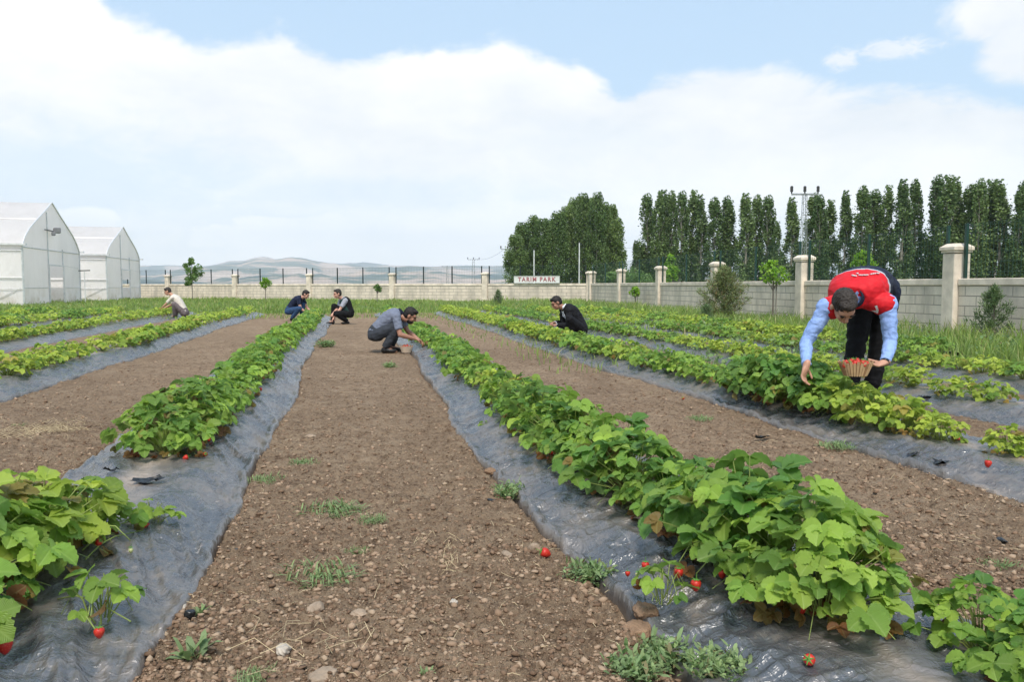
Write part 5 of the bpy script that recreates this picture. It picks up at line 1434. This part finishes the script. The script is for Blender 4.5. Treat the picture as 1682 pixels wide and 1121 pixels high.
C_BLUE = cloth('shirt_light_blue', (.27, .40, .72), 11, 400, .08, strength=.9, dist=.03); C_BLACK = cloth('black_cloth', (.008, .008, .009), 8, 400, .3); C_RED = cloth('vest_red', (.58, .014, .022), 7, 350, .12, .6, .6, .03)
C_NAVY = cloth('vest_navy', (.012, .016, .035), 7, 350, .25, .7); C_GREYB = simple('reflective_grey', (.42, .43, .46), .4, .08, 20, .1); C_SHOE = simple('black_shoe', (.012, .011, .011), .4, .2, 20, .2)
C_GREY = cloth('polo_grey_blue', (.17, .19, .25), 12, 300, .12); C_DGREY = cloth('dark_grey_trousers', (.040, .045, .055), 9, 300, .2); C_CREAM = cloth('shirt_cream', (.66, .60, .52), 10, 300, .08)
C_TAUPE = cloth('trousers_taupe', (.17, .14, .14), 9, 300, .15); C_NAVYS = cloth('shirt_navy', (.014, .020, .045), 10, 300, .2); C_DENIM = cloth('blue_denim', (.030, .065, .14), 12, 500, .2); C_SUIT = cloth('black_suit', (.010, .010, .012), 7, 400, .25, .75)
C_WHITE = cloth('white_shirt', (.72, .74, .80), 12, 300, .06); C_TEAL = cloth('dark_teal_shirt', (.02, .05, .045), 10, 300, .2); C_GREYS = cloth('sleeve_grey', (.33, .34, .38), 10, 300, .1); C_KHAKI = cloth('cream_trousers', (.35, .30, .25), 9, 300, .1)
M_WATCH = simple('watch_black', (.015, .017, .02), .3); M_WHITEP = simple('white_print', (.78, .78, .78), .5, .05, 5, 0)


def man_red():
    D0 = 6.4; loc = at(1425, D0); q = lambda px, py, d: Vector(((px - 841) / FPX * d - (1425 - 841) / FPX * D0, d - D0, H_CAM - (py - 470) / FPX * d))
    J = dict(pelvis=q(1434, 481, 6.52), neck=q(1400, 488, 5.97), head=q(1386, 503, 5.83), front=(-.1, -1, 0), side=(1, -.12, .02), back=(0.05, .25, 1.0), arch=.155, archt=.34, shoulder=.20,
             face=(-.05 + .1, -.42, -.80), crown=(-.12, -.86, .44),
             sh_r=q(1357, 506, 5.98), sh_l=q(1457, 500, 5.95), wr_r=q(1327, 601, 5.80), wr_l=q(1456, 596, 5.72), elp_r=(-.05, 1, .1), elp_l=(.55, .7, 0),
             an_r=(-.15, -.02, .085), an_l=(.08, .10, .085), knp_r=(0, -1, 0), knp_l=(0, -1, 0), toe_r=(-.15, -1, 0), toe_l=(.2, -1, 0),
             hd_r=(-.28, -.05, -1), hd_l=(-.75, -.25, -.18), pn_r=(.6, -.6, -.1), pn_l=(-.1, -.1, 1.0), curl_r=.75, curl_l=.45)
    root, I = person(loc, 'man in red vest and light blue shirt bending to pick, holding a basket', J, None, dict(shirt=C_BLUE, trousers=C_BLACK, shoes=C_SHOE, sleeve=1.0, leg=1.04, sleeve_r=.86), .0075, M_SKIN, M_HAIR)
    # vest: one shell, split along the spine into red yoke, grey band and navy back
    m = MB(); I['torso'](m, .038, -.06, 1.0)
    for s in (1, -1): m.ell(I['sh'][s] - I['axis'] * .012 - I['L'] * s * .026, (.090, .090, .090)); capsule(m, I['nec'] - I['axis'] * .05, I['sh'][s] - I['axis'] * .02 - I['L'] * s * .02, .062, .085)
    me = remeshed(m, .0075, 3, .009, 8, 9)
    pel, ax = I['pel'], I['axis']; LL = (I['nec'] - pel).length
    def cls(c):
        t_ = (c - pel).dot(ax) / LL; u = (c - pel).dot(I['back'])
        return 'vest_yoke' if t_ > .73 else ('reflective_band' if t_ > .675 else 'vest_back')
    parts = split_mesh(me, cls, ['vest_yoke', 'reflective_band', 'vest_back'])
    for nm, mt in (('vest_yoke', C_RED), ('reflective_band', C_GREYB), ('vest_back', C_NAVY)): parts[nm].materials.append(mt); parts[nm].polygons.foreach_set('use_smooth', np.ones(len(parts[nm].polygons), dtype=bool)); obj(nm, parts[nm], root)
    # dark collar of the vest
    c = MB(); cc = I['nec'] + ax * .01; bk = I['back']; sd = ax.cross(bk); rg = []
    for (z, r_) in ((-.04, .10), (.0, .092), (.04, .084), (.036, .074), (-.02, .072)): rg.append([cc + ax * z + sd * math.cos(a_) * r_ + bk * math.sin(a_) * r_ * .9 for a_ in [2 * math.pi * k / 18 for k in range(18)]])
    c.loft(rg); c.build('vest_collar', C_NAVY, root, True)
    # white chest print, row of small white marks on the back panel
    def surf(me_, px, py):
        best = None
        for v in me_.vertices:
            w = v.co; d = D0 + w.y; x = 841 + FPX * (w.x + (1425 - 841) / FPX * D0) / d; y = 470 + FPX * (H_CAM - w.z) / d
            k = math.hypot(x - px, y - py)
            if k < 5 and (best is None or d + k * .01 < best[0]): best = (d + k * .01, w.copy())
        return best[1] if best else None
    pr = MB(); poly = [(1430, 521), (1437, 520), (1438, 513), (1436, 509), (1440, 508), (1442, 516), (1440, 523), (1433, 525)]
    pts = [(surf(parts['vest_yoke'], a_, b_ - 6) or surf(parts['vest_yoke'], a_, b_ - 12)) for a_, b_ in poly]; pts = [p_ + Vector((0, -.008, 0)) for p_ in pts if p_ is not None]
    if len(pts) > 3: pr.add(pts + [p_ + Vector((0, .006, 0)) for p_ in pts], [tuple(range(len(pts))), tuple(range(2 * len(pts) - 1, len(pts) - 1, -1))])
    pr.build('chest_print', M_WHITEP, root)
    bp_ = MB(); t0 = .36
    for k in range(15):
        if k in (9,): continue
        for hh in (0,):
            c_ = surf(me, 1396 + 3.2 * k, 450)
            if c_ is not None: bp_.box(c_ + Vector((0, -.004, .006)), (.010, .022, .008), 0)
    bp_.build('back_lettering', M_WHITEP, root)
    zp = MB(); 
    # watch strap on left wrist
    w = I['wr'][1]; d = (w - I['el'][1]).normalized(); w2 = w - d * .008; wm = MB(); u = d.orthogonal().normalized(); v = d.cross(u)
    wm.tube([w2 - d * .012, w2 + d * .012], .031, 14); wm.build('watch', M_WATCH, root, True)
    return root, I, q


M_CHIP = simple('basket_wood', (.55, .36, .20), .7, .25, 12, .2); M_CHIPD = simple('basket_wood_dark', (.34, .19, .10), .7, .25, 12, .2)


def basket(c, a_, b_, hgt, rz, label, pale=False, nber=26):
    root = empty('fruit_basket', c, rz, label, 'basket'); n = 30; m = MB(); d = MB()
    for k in range(n):
        t0 = 2 * math.pi * k / n; t1 = 2 * math.pi * (k + .72) / n
        v = []
        for t_ in (t0, t1):
            for (z, q) in ((0, .66), (hgt * 1.0 + (.010 if k % 2 else 0), 1.0)): v.append((a_ * q * math.cos(t_), b_ * q * math.sin(t_), z)); v.append((a_ * q * .965 * math.cos(t_), b_ * q * .965 * math.sin(t_), z))
        dk = k in (14, 15, 16, 24) and not pale; tgt = MB() if dk else m
        tgt.add(v, [(0, 4, 6, 2), (1, 3, 7, 5), (0, 2, 3, 1), (4, 5, 7, 6), (2, 6, 7, 3), (0, 1, 5, 4)])
        if dk: tgt.build('dark_slat', M_CHIPD, root)
    lin = MB(); rg = [[Vector((a_ * q * math.cos(2 * math.pi * k / 24), b_ * q * math.sin(2 * math.pi * k / 24), z)) for k in range(24)] for (z, q) in ((.004, .60), (.004, .64), (hgt * .9, .925), (hgt * .9, .90), (.010, .60))]
    lin.loft(rg); mt = simple('carton_cream', (.62, .50, .38), .7, .1, 8, .1) if pale else M_CHIP
    m.build('slats', mt, root); 
    lin.build('lining', M_CHIPD if not pale else mt, root)
    rm = MB(); rm.tube([(a_ * 1.0 * math.cos(2 * math.pi * k / 24), b_ * 1.0 * math.sin(2 * math.pi * k / 24), hgt * .62 + .002) for k in range(25)], .004, 5, cap=False) if False else None
    R = Matrix.Rotation(rz, 3, 'Z'); rs_ = random.Random(int(a_ * 1000))
    for k in range(nber):
        u = math.sqrt((k + .5) / nber); t_ = k * 2.4; p = Vector((a_ * .82 * u * math.cos(t_), b_ * .82 * u * math.sin(t_), hgt * .82 + .028 * (1 - u * u) + rs_.uniform(-.004, .004)))
        o = add_berry(None, Vector(c) + R @ p, rs_, 1.0)
        tag(o, 'red strawberry heaped in ' + ('the pale carton beside the man in grey' if pale else 'the wooden basket held by the man in the red vest'), 'strawberry', 'strawberries in the carton' if pale else 'strawberries in the basket')
    return root


rootm, IM, qm = man_red()
_b = C((1425 - 841) / FPX * 6.4, 6.4) ; _o = qm(1408, 618, 5.62); bw = _b + Vector((_o.x * CY + _o.y * SY, _o.y * CY - _o.x * SY, _o.z))
basket(bw, .125, .095, .095, -YAW + .1, 'wooden slatted basket of red strawberries held by the man in the red vest')


def squat(px, py, D0, label, P, wear, skin, hairm, face, crown, front, hands, knp=.0, vox=.010, arch=.09, spread=.14, toeoff=None, extra=None):
    """P: dict of (px,py) for pelvis, neck, head, wr_l, wr_r, an_l, an_r; depth offsets by side"""
    loc = at(px, D0); s = FPX / D0
    F = Vector(front).normalized(); L = Vector((0, 0, 1)).cross(F)
    def q(k, dy=0.0): return Vector(((P[k][0] - px) / s, (P[k][2] if len(P[k]) > 2 else 0) + dy, H_CAM - (P[k][1] - 470) / s))
    J = dict(pelvis=q('pelvis'), neck=q('neck'), head=q('head'), front=front, face=face, crown=crown, arch=arch, shoulder=.175)
    for sd, n_ in ((1, 'l'), (-1, 'r')):
        J['wr_' + n_] = q('wr_' + n_); a_ = q('an_' + n_) + L * sd * spread * .9; a_.z = max(.085, a_.z); J['an_' + n_] = a_
        J['knp_' + n_] = F * 1.0 + Vector((0, 0, .9)) + L * sd * P.get('knee_out', .35); J['elp_' + n_] = -F * .2 + Vector((0, 0, -1)) + L * sd * .5
        J['curl_' + n_] = .9
    J.update(hands or {})
    return person(loc, label, J, None, wear, vox, skin, hairm)


# man in grey polo, facing right
r1, I1 = squat(640, 580, 12.5, 'squatting man in grey polo shirt and dark grey trousers, facing right to the plants',
               dict(pelvis=(617, 549), neck=(657, 514), head=(674, 519, -.02), wr_l=(688, 560, .05), wr_r=(683, 556, -.12), an_l=(640, 572, 0), an_r=(633, 573, 0), knee_out=.25),
               dict(shirt=C_GREY, trousers=C_DGREY, shoes=C_SHOE, sleeve=.72, collar=C_NAVY, hem=-.03, top_name='polo_shirt', beard=True), M_SKIN2, M_HAIRB, (.85, 0, -.52), (.52, 0, .85), (1, .05, 0), dict(curl_l=1.0, curl_r=1.0), arch=.10)
bc = at(667, 12.35, .015); basket(bc, .11, .09, .10, .3, 'pale carton of strawberries on the film in front of the squatting man in grey', True, 14)
# man in navy shirt and jeans, facing right
r2, I2 = squat(488, 527, 24.0, 'squatting man in navy short-sleeved shirt and blue jeans, facing right',
               dict(pelvis=(476, 511), neck=(496, 489), head=(503, 484, -.02), wr_l=(512, 516, .1), wr_r=(508, 515, -.12), an_l=(492, 524), an_r=(482, 524), knee_out=.3),
               dict(shirt=C_NAVYS, trousers=C_DENIM, shoes=C_SHOE, sleeve=.55, hem=-.05), M_SKIN3, M_HAIRB, (.88, -.1, -.45), (.45, 0, .88), (1, -.15, 0), {}, vox=.012, arch=.11)
# man in black vest, facing left and toward the camera
r3, I3 = squat(562, 533, 21.8, 'squatting man in open black vest over grey short-sleeved shirt, facing left',
               dict(pelvis=(573, 515), neck=(563, 490), head=(556, 483, -.10), wr_l=(549, 527, -.35), wr_r=(551, 514, -.25), an_l=(568, 529, 0), an_r=(550, 530, -.1), knee_out=.3),
               dict(shirt=C_GREYS, trousers=C_BLACK, shoes=C_SHOE, sleeve=.7, hem=-.03), M_SKIN3, M_HAIR, (-.80, -.55, -.15), (-.12, -.1, 1), (-.85, -.5, 0), {}, vox=.012, arch=.05)
m = MB(); I3['torso'](m, .030, -.05, .97)
vb = remeshed(m, .012, 2, .012, 7, 5)
vp = split_mesh(vb, lambda c: 'vest' if (c - I3['pel']).dot(I3['back']) > -.035 - .0 * c.z else 'shirt_front', ['vest', 'shirt_front'])
vp['vest'].materials.append(C_BLACK); vp['shirt_front'].materials.append(C_TEAL); obj('vest', vp['vest'], r3); obj('shirt_front', vp['shirt_front'], r3)
# man in cream shirt, facing left
r4, I4 = squat(292, 523, 26.0, 'squatting man in cream shirt and taupe trousers, facing left',
               dict(pelvis=(303, 514), neck=(285, 486), head=(277, 479, -.02), wr_l=(264, 509, -.05), wr_r=(266, 507, .15), an_l=(289, 521), an_r=(286, 521), knee_out=.5),
               dict(shirt=C_CREAM, trousers=C_TAUPE, shoes=C_SHOE, sleeve=.8, hem=-.06, beard=False), M_SKIN, M_HAIR, (-.85, -.2, -.4), (-.4, 0, .9), (-1, -.1, 0), {}, vox=.012, arch=.09)
# man in black suit, facing left
r5, I5 = squat(940, 560, 15.3, 'squatting man in black suit jacket and white shirt, facing left',
               dict(pelvis=(953, 541), neck=(927, 505), head=(914, 498, -.02), wr_l=(915, 534, -.08), wr_r=(912, 531, .12), an_l=(938, 553), an_r=(934, 553), knee_out=.55),
               dict(shirt=C_SUIT, trousers=C_SUIT, shoes=C_SHOE, sleeve=1.0, sleeve_r=1.15, shirt_off=.03, hem=-.10, collar=C_WHITE, top_name='jacket'), M_SKIN2, M_HAIRB, (-.82, -.25, -.5), (-.5, 0, .86), (-1, -.3, 0), dict(curl_l=1.0, curl_r=1.0), vox=.010, arch=.10)
# shirt front of the suit: white wedge between the lapels
wv = MB(); fr_ = -I5['back']; a0 = I5['spine'](.95) + fr_ * .105; a1 = I5['spine'](.52) + fr_ * .150; sd_ = I5['L']
v0 = [a0 + sd_ * .055 - fr_ * .02, a0 - sd_ * .045 - fr_ * .02, I5['spine'](.75) + fr_ * .158 - sd_ * .03, a1 - sd_ * .005, a1 + sd_ * .02, I5['spine'](.75) + fr_ * .155 + sd_ * .055]
wv.add(v0 + [p - fr_ * .03 for p in v0], [(0, 1, 2, 3, 4, 5), (11, 10, 9, 8, 7, 6), (0, 6, 7, 1), (1, 7, 8, 2), (2, 8, 9, 3), (3, 9, 10, 4), (4, 10, 11, 5), (5, 11, 6, 0)]); wv.build('shirt_front', C_WHITE, r5, False)
for s in (1, -1):
    w = I5['wr'][s]; d = (w - I5['el'][s]).normalized(); MB().tube([w - d * .03, w - d * .006], .036, 12).build('shirt_cuff', C_WHITE, r5, True)

# ------------------------------------------------------------------ haze
def haze():
    m = MB(); m.box((0, 0, 0), (2, 2, 2)); o = m.build('haze'); o.scale = (9800, 9800, 330); o.location = (0, 0, 290)
    t = bpy.data.materials.new('haze_air'); t.use_nodes = True; nt = t.node_tree; nt.nodes.clear(); out = nt.nodes.new('ShaderNodeOutputMaterial'); v = nt.nodes.new('ShaderNodeVolumePrincipled')
    v.inputs['Color'].default_value = (.86, .92, 1.0, 1); v.inputs['Density'].default_value = 1.7e-4; v.inputs['Anisotropy'].default_value = .2
    nt.links.new(v.outputs[0], out.inputs['Volume']); o.data.materials.append(t); tag(o, kind='stuff')


haze()
